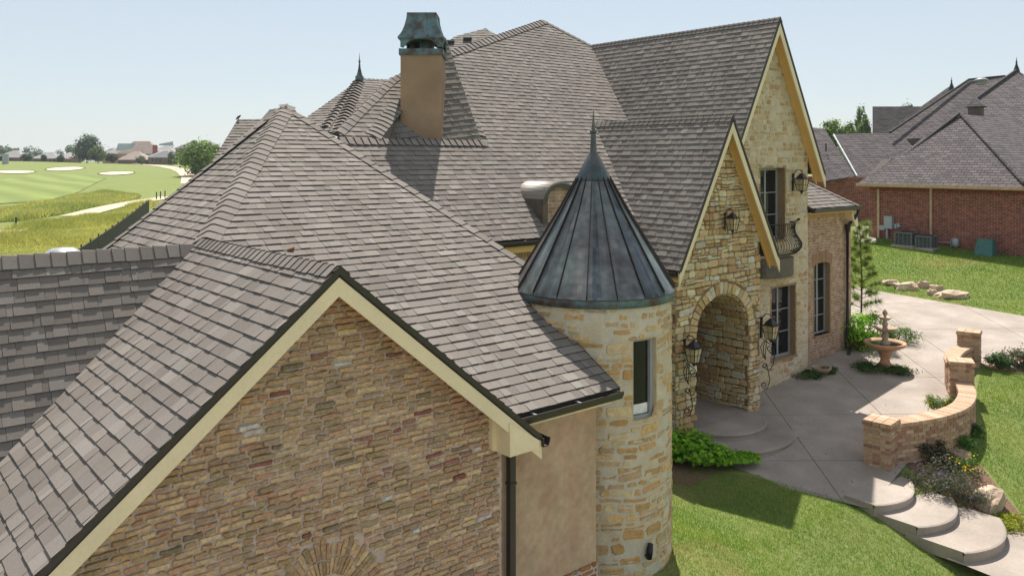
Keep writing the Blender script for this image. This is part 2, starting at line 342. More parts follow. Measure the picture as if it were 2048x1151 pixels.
def lump(pieces, parent, mp, outline, proud, col, inset=.012, tilt=.3, sink=.02):
    """one stone or brick: outline in the mortar, rounded shoulder, uneven face"""
    n = len(outline); cs = sum(p[0] for p in outline) / n; ct = sum(p[1] for p in outline) / n
    gx, gy = ru(-tilt, tilt), ru(-tilt, tilt); vs = []
    for k, (ins, d) in enumerate(((0, -sink), (inset * .35, proud * .65), (inset, proud))):
        for s, t in outline:
            r = math.hypot(s - cs, t - ct) + 1e-6; f = max(.2, 1 - ins * 1.4 / r)
            a, b = cs + (s - cs) * f, ct + (t - ct) * f
            dd = d if k == 0 else d * (1 + gx * (a - cs) / .1 + gy * (b - ct) / .05 * .5 + ru(-.12, .12))
            vs.append(mp(a, b, dd))
    fs = []
    for k in (0, n):
        fs += [(k + i, k + (i + 1) % n, k + n + (i + 1) % n, k + n + i) for i in range(n)]
    fs.append(tuple(range(2 * n, 3 * n))); pieces.add(vs, fs, col, parent)
def oct_outline(s0, s1, t0, t1, j):
    w, h = s1 - s0, t1 - t0; c = min(w, h) * .22
    pts = [(s0 + c, t0), ((s0 + s1) / 2 + ru(-.2, .2) * w, t0), (s1 - c, t0), (s1, t0 + c), (s1, t1 - c), (s1 - c, t1), ((s0 + s1) / 2 + ru(-.2, .2) * w, t1), (s0 + c, t1), (s0, t1 - c), (s0, t0 + c)]
    return [(a + ru(-j, j), b + ru(-j, j)) for a, b in pts]
def mortar_grid(mp, s0, s1, t0, t1, step, keep, push, amp, freq=9., seed=0., back=0.):
    """bumpy mortar bed behind the pieces, open where keep() says so"""
    ns, ntt = int((s1 - s0) / step) + 1, int((t1 - t0) / step) + 1; mb = MB(); idx = {}; mask = {}
    def vid(i, j):
        if (i, j) not in idx:
            s, t = push(s0 + i * step, t0 + j * step)
            d = amp * (mnoise.noise(Vector((s * freq, t * freq, seed))) + .6 * mnoise.noise(Vector((s * freq * 2.7, t * freq * 2.7, seed + 5))))
            idx[i, j] = len(mb.v); mb.v.append(tuple(mp(s, t, d + back)))
        return idx[i, j]
    for i in range(ns):
        for j in range(ntt):
            if keep(s0 + (i + .5) * step, t0 + (j + .5) * step):
                mb.f.append([vid(i, j), vid(i + 1, j), vid(i + 1, j + 1), vid(i, j + 1)]); mb.c.append((1, 1, 1))
    return mb
def rubble(parent, mp, s0, s1, t0, t1, keep, push, hs, ws, gap, proud, jit, pal, wave=.0, skip=0., split=.25, var=.14):
    t = t0; row = 0
    while t < t1:
        hh = ru(*hs); s = s0 - ru(0, ws[1]); row += 1
        while s < s1:
            w = ru(*ws); cells = [(s, s + w, t, t + hh)]
            if rnd() < split and hh > .11:
                k = ru(.35, .65); cells = [(s, s + w, t, t + hh * k), (s, s + w, t + hh * k, t + hh)]
                if rnd() < .4: q = ru(.35, .65); cells = [cells[0], (s, s + w * q, t + hh * k, t + hh), (s + w * q, s + w, t + hh * k, t + hh)]
            for a, b, c, d in cells:
                if rnd() < skip: continue
                cs, ct = (a + b) / 2, (c + d) / 2
                if not keep(cs, ct) or not s0 <= cs <= s1: continue
                out = oct_outline(a + gap / 2, b - gap / 2, c + gap / 2, d - gap / 2, jit)
                if wave: out = [(x, y + wave * mnoise.noise(Vector((x * 1.7, row * .35, 3.)))) for x, y in out]
                out = [push(max(s0, min(s1, x)), y) for x, y in out]
                if abs(area2(out)) < .0012: continue
                lump(stones, parent, mp, out, proud * ru(.6, 1.4), vary(random.choice(pal), var))
            s += w
        t += hh
def rect_tools(rects, limit):
    """keep/push functions for a wall with rectangular openings under a sloping top limit(s)"""
    def keep(s, t):
        return t < limit(s) - .01 and not any(a < s < b and c < t < d for a, b, c, d in rects)
    def push(s, t):
        t = min(t, limit(s))
        for a, b, c, d in rects:
            if a < s < b and c < t < d:
                m = min((s - a, 0), (b - s, 1), (t - c, 2), (d - t, 3))[1]
                s, t = ((a, t), (b, t), (s, c), (s, d))[m]
        return s, t
    return keep, push
# ---- near brick gable, wall plane v = 7.5
gw = plane_map((0, 7.5, 0), (1, 0, 0), (0, -1, 0))
glim = lambda s: zG(s) + ZC - .02
gc = onv(652, 1212, 7.5); ga = (gc.x, gc.z)                       # centre of the brick arch over a window below the frame
gk, gp = rect_tools([], glim)
brick_wall = mortar_grid(gw, 0., 6.13, -.1, 5.16, .026, gk, gp, .013, 12., 1., -.005).build('brick_gable_wall', M_MORT, house, True)
MB().prism([W(0, 7.53, -6.4), W(6.13, 7.53, -6.4), W(6.13, 7.53, zG(6.13)), W(3.857, 7.53, -1.15), W(0, 7.53, zG(0))], (0, .2, 0)).build('gable_backing', M_MORT, house)
def lay_bricks(parent, mp, s0, s1, t0, t1, keep, push, ch, bl, pal, odd, podd, jit, gap, proud, pieces=None):
    t = t0; r = 0
    while t < t1:
        s = s0 - ru(0, bl); r += 1
        while s < s1:
            w = bl * (ru(.85, 1.1) if rnd() < .8 else ru(.45, .6)); hgt = ch * ru(.94, 1.05)
            a, b = max(s0, s), min(s1, s + w); cs, ct = (a + b) / 2, t + ch / 2
            if b - a > .04 and keep(cs, ct):
                o = oct_outline(a + gap / 2, b - gap / 2, t + gap / 2 + ru(0, gap * .35), t + hgt - gap / 2, jit); rt = ru(-.02, .02)
                o = [push(x, y + (x - cs) * rt) for x, y in o]
                if abs(area2(o)) > .001:
                    lump(pieces or bricks, parent, mp, o, ru(*proud), vary(random.choice(odd) if rnd() < podd else random.choice(pal)), inset=.009, tilt=.45)
            s += w
        t += ch
karch = lambda s, t: gk(s, t) and math.hypot(s - ga[0], t - ga[1]) > .68
lay_bricks(brick_wall, gw, 0., 6.11, .6, 5.2, karch, gp, .0625, .225, BR_PAL, BR_ODD, .045, .0070, .015, (.006, .027))
for i in range(30):                                               # soldier bricks fanned over the arch
    a = math.radians(4 + 172 * (i + .5) / 30 + ru(-.8, .8)); c, s_ = math.cos(a), math.sin(a); o = []; r1 = ru(.44, .5)
    for r0, r1_ in ((.31, r1), (r1 + .012, ru(.62, .7))):
        o = [(ga[0] + c * x - s_ * y * (x / .48), ga[1] + s_ * x + c * y * (x / .48)) for x, y in oct_outline(r0, r1_, -.0205, .0205, .006)]
        lump(bricks, brick_wall, gw, o, ru(.004, .02), vary(tuple(x * .94 for x in random.choice(BR_PAL))), inset=.007)
# ---- stucco wall beside it, with a brick base
MB().box(W(6.1, 7.6, -6.6), (1.72, 0, 0), (0, .3, 0), (0, 0, 3.5)).build('stucco_wall', M_STUC, house)
MB().box(W(7.6, 7.9, -6.6), (.22, 0, 0), (0, 1.2, 0), (0, 0, 3.55)).build('stucco_wall', M_STUC, house)
bw = plane_map((0, 7.585, 0), (1, 0, 0), (0, -1, 0)); kk, pp = rect_tools([], lambda s: 9)
base = MB().box(W(6.15, 7.58, -6.6), (1.68, 0, 0), (0, .1, 0), (0, 0, 1.3)).build('wall_base', M_MORT, house)
lay_bricks(base, bw, 6.2, 7.82, .5, .9, kk, pp, .072, .215, [srgb(150, 104, 72), srgb(164, 118, 80), srgb(140, 96, 70)], BR_ODD, .03, .004, .016, (.006, .014))
# ---- turret drum
TC = Vector((9.1, 8.9, 0)); TR = 1.175
tm = lambda s, t, d: Vector((TC.x + (TR + d) * math.cos(s / TR), TC.y + (TR + d) * math.sin(s / TR), t))
A0, A1 = math.radians(-235) * TR, math.radians(10) * TR
def turret_hit(x, y):
    r = ray(x, y); o = Vector((0, 0)) - TC.xy; d = Vector((r.x, r.y)); a = d.dot(d); b = o.dot(d); c = o.dot(o) - TR * TR
    k = (-b - math.sqrt(max(0, b * b - a * c))) / a; p = r * k; an = math.atan2(p.y - TC.y, p.x - TC.x)
    if an > math.radians(10): an -= 2 * math.pi
    return an * TR, p.z + ZC
(wa, wt1), (wb, _), (_, wt0) = turret_hit(1266, 680), turret_hit(1312, 680), turret_hit(1288, 838)
TWIN = (wa, wb, wt0, wt1)
tk, tp = rect_tools([TWIN], lambda s: ZC - 2.03)
turret = mortar_grid(tm, A0, A1, -.5, 4.5, .045, tk, tp, .012, 6., 9.).build('turret_wall', M_GMORT, house, True)
rubble(turret, tm, A0, A1, -.3, 4.48, tk, tp, (.075, .19), (.12, .42), .034, .012, .014, C_PAL, wave=.05, skip=.2, split=.3)
MB().lathe(TC, [(TR - .16, -.5), (TR - .16, 4.45)], 40).build('turret_core', M_DECK, house, True)
# turret window set into the drum
def ring_box(s0, s1, t0, t1, d0, d1, n=4):
    mb = MB()
    for i in range(n):
        a, b = s0 + (s1 - s0) * i / n, s0 + (s1 - s0) * (i + 1) / n
        vs = [tm(a, t0, d0), tm(b, t0, d0), tm(b, t1, d0), tm(a, t1, d0), tm(a, t0, d1), tm(b, t0, d1), tm(b, t1, d1), tm(a, t1, d1)]
        mb.add(vs, [(3, 2, 1, 0), (4, 5, 6, 7), (0, 1, 5, 4), (1, 2, 6, 5), (2, 3, 7, 6), (3, 0, 4, 7)])
    return mb
tw = MB()
for a, b, c, d in ((wa, wa + .035, wt0, wt1), (wb - .075, wb, wt0, wt1), (wa, wb, wt0, wt0 + .05), (wa, wb, wt1 - .035, wt1)):
    q = ring_box(a, b, c, d, -.11, -.045); tw.add(q.v, q.f)
tw = tw.build('turret_window', M_FRAME, house)
ring_box(wa + .03, wb - .03, wt0 + .035, wt1 - .03, -.105, -.095).build('pane', M_GLASS, tw)
M_JAMB = mat('cut_stone', srgb(190, 172, 138), rough=.9, nscale=10, namp=.15, fscale=60, famp=.1, bump=.4, bscale=40)
jm = MB()
for a, b, c, d in ((wa - .02, wa + .001, wt0 - .02, wt1 + .02), (wb - .001, wb + .02, wt0 - .02, wt1 + .02), (wa, wb, wt0 - .05, wt0), (wa, wb, wt1, wt1 + .03)):
    q = ring_box(a, b, c, d, -.16, .004); jm.add(q.v, q.f)
jm.build('reveal', M_JAMB, tw)
q = ring_box(wa + .04, wb - .09, wt0 + .06, wt0 + .2, -.092, -.088).build('white_blind', mat('white_fabric', (.75, .75, .73), rough=.8), tw)
# ---- main wall behind, seen under the main eave
MB().box(W(8.3, 13.0, -6.6), (6.2, 0, 0), (0, .2, 0), (0, 0, 4.95)).build('main_wall', M_MORT, house)
mw = MB()
for i in range(60): mw.box(W(9.6 + i * .075, 12.985, -2.05), (.062, 0, 0), (0, .02, 0), (0, 0, .26), vary(random.choice(BR_PAL)))
mw.build('soldier_course', M_BRICK, house)
# ---- entry gable, wall plane v = 11.5, arched opening
EV = 11.5; ARC, ARR, ASP, AEL = 16.02, 1.0, -4.0 + ZC, .88
def in_arch(s, t, g=0.): 
    return abs(s - ARC) < ARR + g and (t < ASP or ((s - ARC) / (ARR + g)) ** 2 + ((t - ASP) / (ARR * AEL + g)) ** 2 < 1)
elim = lambda s: zE(s) + ZC - .05
def ek(s, t): return t < elim(s) - .01 and not in_arch(s, t)
def ekv(s, t): return t < elim(s) - .01 and not in_arch(s, t, .0 if t < ASP else .30)
def mkpush(g):
    def ep(s, t):
        t = min(t, elim(s)); gg = g if t >= ASP else 0.
        if in_arch(s, t, gg):
            if t < ASP: s = ARC + math.copysign(ARR, s - ARC)
            else:
                a, b = (s - ARC) / (ARR + gg), (t - ASP) / (ARR * AEL + gg); k = 1 / max(1e-3, math.hypot(a, b)); s, t = ARC + (s - ARC) * k, ASP + (t - ASP) * k
        return s, t
    return ep
em = plane_map((0, EV, 0), (1, 0, 0), (0, -1, 0))
entry = mortar_grid(em, 14.3, 17.5, -.3, 7.15, .05, ek, mkpush(0), .004, 5., 4.).build('entry_gable_wall', M_JOINT, house, True)
rubble(entry, em, 14.3, 17.5, -.1, 7.1, ekv, mkpush(.3), (.10, .19), (.12, .38), .012, .03, .009, E_PAL, wave=.05, split=.35)
for i in range(22):                                                # voussoirs
    a0, a1 = math.pi * i / 22, math.pi * (i + 1) / 22; o = []; rr = (ARR + .01, ARR + .29 * ru(.8, 1.05))
    for k in range(5): a = a0 + (a1 - a0) * (.06 + .88 * k / 4); o.append((ARC + rr[1] * math.cos(a), ASP + (rr[1] - ARR + ARR * AEL) * math.sin(a)))
    for k in range(4, -1, -1): a = a0 + (a1 - a0) * (.06 + .88 * k / 4); o.append((ARC + rr[0] * math.cos(a), ASP + (rr[0] - ARR + ARR * AEL) * math.sin(a)))
    lump(stones, entry, em, o[::-1] if area2(o) < 0 else o, ru(.025, .045), vary(random.choice(E_PAL)))
# porch passage: right and left side walls, vault, back wall with a dark door
pr_ = plane_map((17.04, EV, 0), (0, 1, 0), (-1, 0, 0)); pk, ppush = rect_tools([], lambda s: ASP + .02)
MB().box((14.7, EV + .02, -.3), (.3, 0, 0), (0, 2.6, 0), (0, 0, ASP + .6)).build('porch_wall', M_JOINT, house)
pw = MB().box((17.05, EV + .02, -.3), (.3, 0, 0), (0, 2.6, 0), (0, 0, ASP + .6)).build('porch_wall', M_JOINT, house)
rubble(pw, pr_, .0, 2.6, .1, ASP, pk, ppush, (.10, .19), (.14, .42), .012, .03, .009, E_PAL, wave=.05, split=.35)
vmap = lambda s, t, d: Vector((ARC + (ARR - d) * math.cos(t), EV + s, ASP + (ARR * AEL - d) * math.sin(t)))
vb = MB(); nn_ = 20
for i in range(nn_):
    a, b = math.pi * i / nn_, math.pi * (i + 1) / nn_; vb.quad(vmap(0, a, 0), vmap(2.6, a, 0), vmap(2.6, b, 0), vmap(0, b, 0))
vault = vb.build('porch_vault', M_JOINT, house)
for i in range(16):
    a, b = math.pi * i / 16, math.pi * (i + 1) / 16; s = -ru(0, .2)
    while s < 2.6:
        w = ru(.18, .4); x0, x1 = max(.0, s), min(2.6, s + w)
        if x1 - x0 > .05: lump(stones, vault, vmap, oct_outline(x0 + .006, x1 - .006, a + .006, b - .006, .006), .025, vary(random.choice(E_PAL)))
        s += w
MB().box((14.9, EV + 2.6, -.3), (2.3, 0, 0), (0, .2, 0), (0, 0, 4.0)).build('porch_back_wall', M_JOINT, house)
dr = MB().box((15.3, EV + 2.54, .2), (1.4, 0, 0), (0, .06, 0), (0, 0, 2.3)).build('front_door', mat('dark_wood', srgb(70, 44, 28), rough=.5), house)
esw = MB().box((14.33, EV + .02, -.3), (.39, 0, 0), (0, 1.5, 0), (0, 0, 4.0)).build('entry_side_wall', M_JOINT, house)
k3, p3 = rect_tools([], lambda s: 3.72); rubble(esw, plane_map((14.33, EV, 0), (0, 1, 0), (-1, 0, 0)), 0., 1.5, .0, 3.7, k3, p3, (.10, .19), (.14, .42), .012, .03, .009, E_PAL, wave=.05, split=.35)
MB().box((17.1, EV + .03, -.3), (.38, 0, 0), (0, .6, 0), (0, 0, 4.0)).build('entry_side_wall', M_JOINT, house)
# ---- tall gable, wall plane v = 12.1
TV = 12.1; tg = plane_map((0, TV, 0), (1, 0, 0), (0, -1, 0))
def prect(x0, x1, y0, y1, v): a, b = onv(x0, y0, v), onv(x1, y1, v); return (a.x, b.x, b.z, a.z)
d0 = onv(1570, 335, TV); d1 = onv(1570, 478, TV); DOOR = (d0.x - 1.15, d0.x, d1.z, d0.z)
l0 = onv(1591, 568, TV); l1 = onv(1591, 708, TV); LOWW = (l0.x - 1.15, l0.x, l1.z, l0.z)
tlim = lambda s: zT(s) + ZC - .05
gk2, gp2 = rect_tools([DOOR, LOWW], tlim)
tallw = mortar_grid(tg, 17.1, 20.72, -.1, 9.8, .055, gk2, gp2, .013, 6., 2.).build('tall_gable_wall', M_TMORT, house, True)
rubble(tallw, tg, 17.3, 20.7, .1, 9.7, gk2, gp2, (.10, .17), (.13, .3), .03, .011, .010, T_PAL, wave=.03, skip=.2, split=.15, var=.1)
MB().prism([W(17.1, TV + .3, -6.4), W(20.7, TV + .3, -6.4), W(20.7, TV + .3, .2), W(18.9, TV + .3, 3.4), W(17.1, TV + .3, .2)], (0, .1, 0)).build('gable_backing', M_DECK, house)
MB().box((20.5, TV + .02, -.2), (.215, 0, 0), (0, 3, 0), (0, 0, 6.2)).build('tall_side_wall', M_TMORT, house)
def reveal(parent, r, v, dep, m, sill=.05):
    a, b, c, d = r; mb = MB()
    mb.box((a - .06, v - .002, c - .06), (.066, 0, 0), (0, dep, 0), (0, 0, d - c + .12)).box((b - .006, v - .002, c - .06), (.066, 0, 0), (0, dep, 0), (0, 0, d - c + .12))
    mb.box((a, v - .004, d - .006), (b - a, 0, 0), (0, dep, 0), (0, 0, .066)).box((a - .03, v - .05, c - sill), (b - a + .06, 0, 0), (0, dep + .05, 0), (0, 0, sill))
    return mb.build('reveal', m, parent)
def casement(name, r, v, cols, rows, fw=.05, mw=.022, m=M_FRAME, dep=.16, mjamb=None, split=None):
    """frame, muntin bars and one pane per light, set dep behind the wall face"""
    a, b, c, d = r; y = v + dep; f = MB()
    for x0, x1, z0, z1 in ((a, a + fw, c, d), (b - fw, b, c, d), (a + fw, b - fw, c, c + fw), (a + fw, b - fw, d - fw, d)): f.box((x0, y - .03, z0), (x1 - x0, 0, 0), (0, .06, 0), (0, 0, z1 - z0))
    f = f.build(name, m, house)
    xs = [a + fw + (b - a - 2 * fw) * i / cols for i in range(cols + 1)]; zs = [c + fw + (d - c - 2 * fw) * i / rows for i in range(rows + 1)]
    if split: zs = [c + fw + (d - c - 2 * fw) * k for k in split]
    for x in xs[1:-1]: MB().box((x - mw * 1.4, y - .02, c + fw), (mw * 2.8, 0, 0), (0, .035, 0), (0, 0, d - c - 2 * fw)).build('mullion', m, f)
    for z in zs[1:-1]: MB().box((a + fw, y - .018, z - mw / 2), (b - a - 2 * fw, 0, 0), (0, .03, 0), (0, 0, mw)).build('muntin', m, f)
    for i in range(len(xs) - 1):
        for k in range(len(zs) - 1): MB().box((xs[i] + .001, y + ru(0, .003), zs[k] + .001), (xs[i + 1] - xs[i] - .002, 0, 0), (0, .006, 0), (0, 0, zs[k + 1] - zs[k] - .002)).build('pane', M_GLASS, f)
    if mjamb: reveal(f, r, v, dep + .03, mjamb)
    return f
M_WJ = mat('weathered_jamb', srgb(150, 126, 96), rough=.9, nscale=12, namp=.2, bump=.4, bscale=30)
casement('french_door', DOOR, TV, 2, 3, fw=.07, dep=.25, mjamb=M_WJ)
casement('front_window', LOWW, TV, 2, 3, dep=.2, mjamb=M_WJ)
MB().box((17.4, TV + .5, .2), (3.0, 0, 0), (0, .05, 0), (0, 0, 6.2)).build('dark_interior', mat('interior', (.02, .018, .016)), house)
# ---- right wing, wall plane v = 12.3, pinkish brick
RV = 12.3
M_RBRICK = bpy.data.materials.new('wing_brick')
def brick_mat(m, c1, c2, cm, scale, bw=.5, rh=.25, ms=.02, bump=.6, axis='XZ', var=.3):
    m.use_nodes = True; t = m.node_tree; N = t.nodes; L = t.links; b = N['Principled BSDF']; b.inputs['Roughness'].default_value = .9; b.inputs['Specular IOR Level'].default_value = .2
    g = N.new('ShaderNodeTexCoord'); sp = N.new('ShaderNodeSeparateXYZ'); cb = N.new('ShaderNodeCombineXYZ'); L.new(g.outputs['Object'], sp.inputs[0])
    L.new(sp.outputs[axis[0]], cb.inputs['X']); L.new(sp.outputs[axis[1]], cb.inputs['Y'])
    nw = N.new('ShaderNodeTexNoise'); nw.inputs['Scale'].default_value = 9; ad = N.new('ShaderNodeMix'); ad.data_type = 'VECTOR'; ad.inputs[0].default_value = .012
    L.new(cb.outputs[0], nw.inputs['Vector']); L.new(cb.outputs[0], ad.inputs[4]); L.new(nw.outputs['Color'], ad.inputs[5])
    br = N.new('ShaderNodeTexBrick'); br.inputs['Scale'].default_value = scale; br.inputs['Brick Width'].default_value = bw; br.inputs['Row Height'].default_value = rh
    br.inputs['Mortar Size'].default_value = ms; br.inputs['Mortar Smooth'].default_value = .3; br.inputs['Bias'].default_value = -.1
    br.inputs['Color1'].default_value = (*c1, 1); br.inputs['Color2'].default_value = (*c2, 1); br.inputs['Mortar'].default_value = (*cm, 1)
    L.new(ad.outputs[1], br.inputs['Vector'])
    n2 = N.new('ShaderNodeTexNoise'); n2.inputs['Scale'].default_value = 6; n2.inputs['Detail'].default_value = 8; L.new(g.outputs['Object'], n2.inputs['Vector'])
    r = N.new('ShaderNodeMapRange'); r.inputs[1].default_value = .3; r.inputs[2].default_value = .7; r.inputs[3].default_value = 1 - var; r.inputs[4].default_value = 1 + var; L.new(n2.outputs['Fac'], r.inputs[0])
    v = N.new('ShaderNodeVectorMath'); v.operation = 'SCALE'; L.new(br.outputs['Color'], v.inputs[0]); L.new(r.outputs[0], v.inputs['Scale']); L.new(v.outputs[0], b.inputs['Base Color'])
    bp = N.new('ShaderNodeBump'); bp.inputs['Strength'].default_value = bump; bp.inputs['Distance'].default_value = .02; bp.invert = True; L.new(br.outputs['Fac'], bp.inputs['Height']); L.new(bp.outputs[0], b.inputs['Normal'])
    return m
brick_mat(M_RBRICK, srgb(176, 146, 120), srgb(150, 116, 92), srgb(186, 170, 152), 3.4, .75, .26, .035)
w0 = onv(1629, 528, RV); w1 = onv(1660, 664, RV); RWIN = (w0.x - .02, w1.x, w1.z, w0.z + .03); rz = -1.42 + ZC
rw0, rw1 = 20.72, onv(1702, 500, RV).x
rm = MB()
for x0, x1, z0, z1 in ((rw0, RWIN[0], -.2, rz), (RWIN[1], rw1, -.2, rz), (RWIN[0], RWIN[1], -.2, RWIN[2]), (RWIN[0], RWIN[1], RWIN[3], rz)):
    if x1 > x0: rm.box((x0, RV, z0), (x1 - x0, 0, 0), (0, .25, 0), (0, 0, z1 - z0))
rm.box((rw1 - .25, RV + .25, -.2), (.25, 0, 0), (0, 5, 0), (0, 0, rz + .2))
wing = rm.build('wing_wall', M_RBRICK, house)
sc_ = MB()
for i in range(int((rw1 - rw0) / .085)): sc_.box((rw0 + i * .085, RV - .012, rz - .24), (.072, 0, 0), (0, .02, 0), (0, 0, .2), vary(srgb(182, 152, 110)))
sc_.build('soldier_course', M_BRICK, house)
casement('wing_window', RWIN, RV, 2, 4, dep=.18, mjamb=M_WJ, split=(0, .24, .48, .76, 1))
ar = MB()
for i in range(14):
    k = (i + .5) / 14; x = RWIN[0] - .1 + (RWIN[1] - RWIN[0] + .2) * k; lean = (k - .5) * .35
    ar.box((x - .028, RV - .014, RWIN[3] + .0 - .12 * (2 * k - 1) ** 2), (.056, 0, 0), (0, .03, 0), (lean * .3, 0, .3), vary(srgb(170, 138, 108)))
ar.build('brick_lintel', M_BRICK, house)
# ================================================================ roof trim, gutters, downspouts
def rake(name, v, c, zf, u1, drop0, drop1, edge=.06, over=.3, sf=.1):
    """cream rake board with dark drip edge from ridge (c) down to u1, and the soffit behind it"""
    z = lambda u, d: W(u, v, zf(u) - d)
    MB().prism([z(c, -.012), z(u1, -.012), z(u1, edge), z(c, edge)], (0, .02, 0)).build('drip_edge', M_BRONZE, house)
    b = MB().prism([W(c, v + .012, zf(c) - edge), W(u1, v + .012, zf(u1) - edge), W(u1, v + .012, zf(u1) - drop1), W(c, v + .012, zf(c) - drop0)], (0, .03, 0)).build(name, M_CREAM, house)
    MB().prism([W(c, v + .042, zf(c) - sf), W(u1, v + .042, zf(u1) - sf), W(u1, v + .042, zf(u1) - sf - .025), W(c, v + .042, zf(c) - sf - .025)], (0, over, 0)).build('soffit', M_SOFFIT, house)
    f = MB().prism([W(c, v + over - .03, zf(c) - sf - .025), W(u1, v + over - .03, zf(u1) - sf - .025), W(u1, v + over - .03, zf(u1) - sf - .1), W(c, v + over - .03, zf(c) - sf - .1)], (0, .02, 0)).build('frieze_board', M_SOFFIT, house)
    return b
rake('rake_board', 7.19, 3.857, zG, 6.5, .27, .27); rake('rake_board', 7.19, 3.857, zG, 0.0, .27, .27)
rake('rake_board', 11.19, 16.0, zE, 17.92, .40, .36, edge=.08, over=.31, sf=.2); rake('rake_board', 11.19, 16.0, zE, 14.07, .36, .33, edge=.05, over=.31, sf=.2)
rake('rake_board', 11.79, 18.9, zT, 21.13, .42, .38, edge=.09, over=.31, sf=.2); rake('rake_board', 11.79, 18.9, zT, 16.72, .38, .36, edge=.05, over=.31, sf=.2)
# boxed return at the foot of the near gable
p = [onv(1020, 846, 7.18), onv(1079, 880, 7.18), onv(1079, 896, 7.18), onv(1020, 914, 7.18)]
MB().prism(p, (0, .33, 0)).build('eave_return', M_CREAM, house)
p = [onv(985, 838, 7.42), onv(1012, 848, 7.42), onv(1012, 905, 7.42), onv(985, 900, 7.42)]
MB().prism(p, (0, .09, 0)).build('eave_return', M_CREAM, house)
def gutter(a, b, out, m=M_BRONZE, w=.11, h=.1, name='gutter'):
    """open trough along a->b, out = horizontal direction away from the roof; brackets across the top"""
    a, b, o = Vector(a), Vector(b), Vector(out).normalized(); e = (b - a).normalized(); z = Vector((0, 0, 1))
    prof = [(0, 0), (0, -h), (w * .72, -h), (w, -h * .35), (w, 0), (w - .012, 0), (w - .015, -h * .4), (w * .66, -h + .012), (.012, -h + .012), (.012, 0)]
    pts = [a + o * x + z * y for x, y in prof]; n = len(prof); mb = MB(); d = b - a
    vs = pts + [q + d for q in pts]; fs = [(i, (i + 1) % n, n + (i + 1) % n, n + i) for i in range(n)] + [(0, 1, 8, 9), (1, 2, 7, 8), (2, 3, 6, 7), (3, 4, 5, 6), (n, n + 9, n + 8, n + 1), (n + 1, n + 8, n + 7, n + 2), (n + 2, n + 7, n + 6, n + 3), (n + 3, n + 6, n + 5, n + 4)]
    mb.add(vs, fs); g = mb.build(name, m, house)
    for x in np.arange(.25, d.length, .75):
        MB().box(a + e * x + z * -.006, e * .02, o * w, z * .008).build('gutter_strap', M_FRAME, g)
    return g
gutter(W(6.3, 7.47, -3.05), W(8.1, 7.47, -3.05), (0, -1, 0))
gutter(W(6.49, 7.16, -3.27), W(6.49, 7.5, -3.27), (1, 0, 0))
gutter(W(9.2, 12.72, -1.66), W(14.3, 12.72, -1.66), (0, -1, 0))
gutter(W(14.07, 11.25, -2.42), W(14.07, 12.2, -2.42), (-1, 0, 0))
MB().box(W(9.2, 12.74, -1.9), (5.2, 0, 0), (0, .26, 0), (0, 0, .16)).build('eave_fascia', M_SOFFIT, house)
MB().box(W(6.3, 7.5, -3.22), (1.7, 0, 0), (0, .12, 0), (0, 0, .14)).build('eave_fascia', M_CREAM, house)
# near downspout
def downspout(pts, w, d, m=M_BRONZE, name='downspout'):
    mb = MB()
    for a, b in zip(pts, pts[1:]):
        a, b = Vector(a), Vector(b); e = b - a; x = Vector((1, 0, 0)) * w; y = e.cross(x).normalized() * d
        mb.box(a - x / 2 - y / 2, x, y, e)
    return mb.build(name, m, house)
q = onv(1020, 905, 7.52); ds = downspout([(q.x, 7.50, 2.98), (q.x, 7.50, -.3)], .085, .075)
MB().box((q.x - .065, 7.44, 2.9), (.13, 0, 0), (0, .12, 0), (0, 0, .14)).build('conductor_head', M_BRONZE, ds)
MB().box((q.x - .05, 7.45, 2.35), (.1, 0, 0), (0, .1, 0), (0, 0, .03)).build('strap', M_BRONZE, ds)
# ---- right wing roof: eave gutter, hip, fascia end
ez = -1.36; e0 = onv(1632, 415, 12.0).x - .2; e1 = onv(1716, 405, 12.0).x
pk = onv(1634, 356, 13.6); 
RP = lambda x, v: W(x, v, ez + .62 * (v - 12.0))
r_roof = roof('wing_roof', [([[RP(20.7, 12.0), RP(e1, 12.0), RP(e1 - 1.6, 13.9), RP(20.7, 13.9)]], (0, 1, .62))])
MB().prism([RP(e1, 12.0), RP(e1 - 1.6, 13.9), W(e1, 15.5, ez)], (0, 0, -.05), SH_PAL[1]).build('wing_roof_end', M_SH, house)
cap_row(r_roof, RP(e1, 12.0), RP(e1 - 1.6, 13.9), dn(0, -1, -.6), dn(1, 0, -.6), w=.12, expo=.2)
gutter(W(20.74, 12.0, ez - .0), W(e1 + .05, 12.0, ez - .0), (0, -1, 0), w=.13, h=.12)
MB().box(W(20.74, 12.02, ez - .16), (e1 - 20.74, 0, 0), (0, .28, 0), (0, 0, .05)).build('soffit', M_SOFFIT, house)
MB().prism([W(e1 - .25, 12.05, ez - .12), W(e1 + .02, 12.05, ez - .12), W(e1 + .12, 12.05, ez - .62), W(e1 - .02, 12.05, ez - .62), W(e1 - .25, 12.05, ez - .3)], (0, .6, 0)).build('eave_return', M_CREAM, house)
x = onv(1693, 600, 12.25).x
dsp = MB().tube([W(e1 - .1, 11.93, ez - .08), W(e1 - .1, 11.95, ez - .22), W(x + .12, 12.1, ez - .42), W(x, 12.22, ez - .6), W(x, 12.22, -5.45), W(x - .1, 12.1, -5.55), W(x - .45, 11.95, -5.62)], .048, 8).build('downspout', M_IRON, house, True)
MB().tube([W(x, 12.21, ez - .55), W(x, 12.21, ez - .78)], [.09, .06], 8).build('conductor_head', M_IRON, dsp)
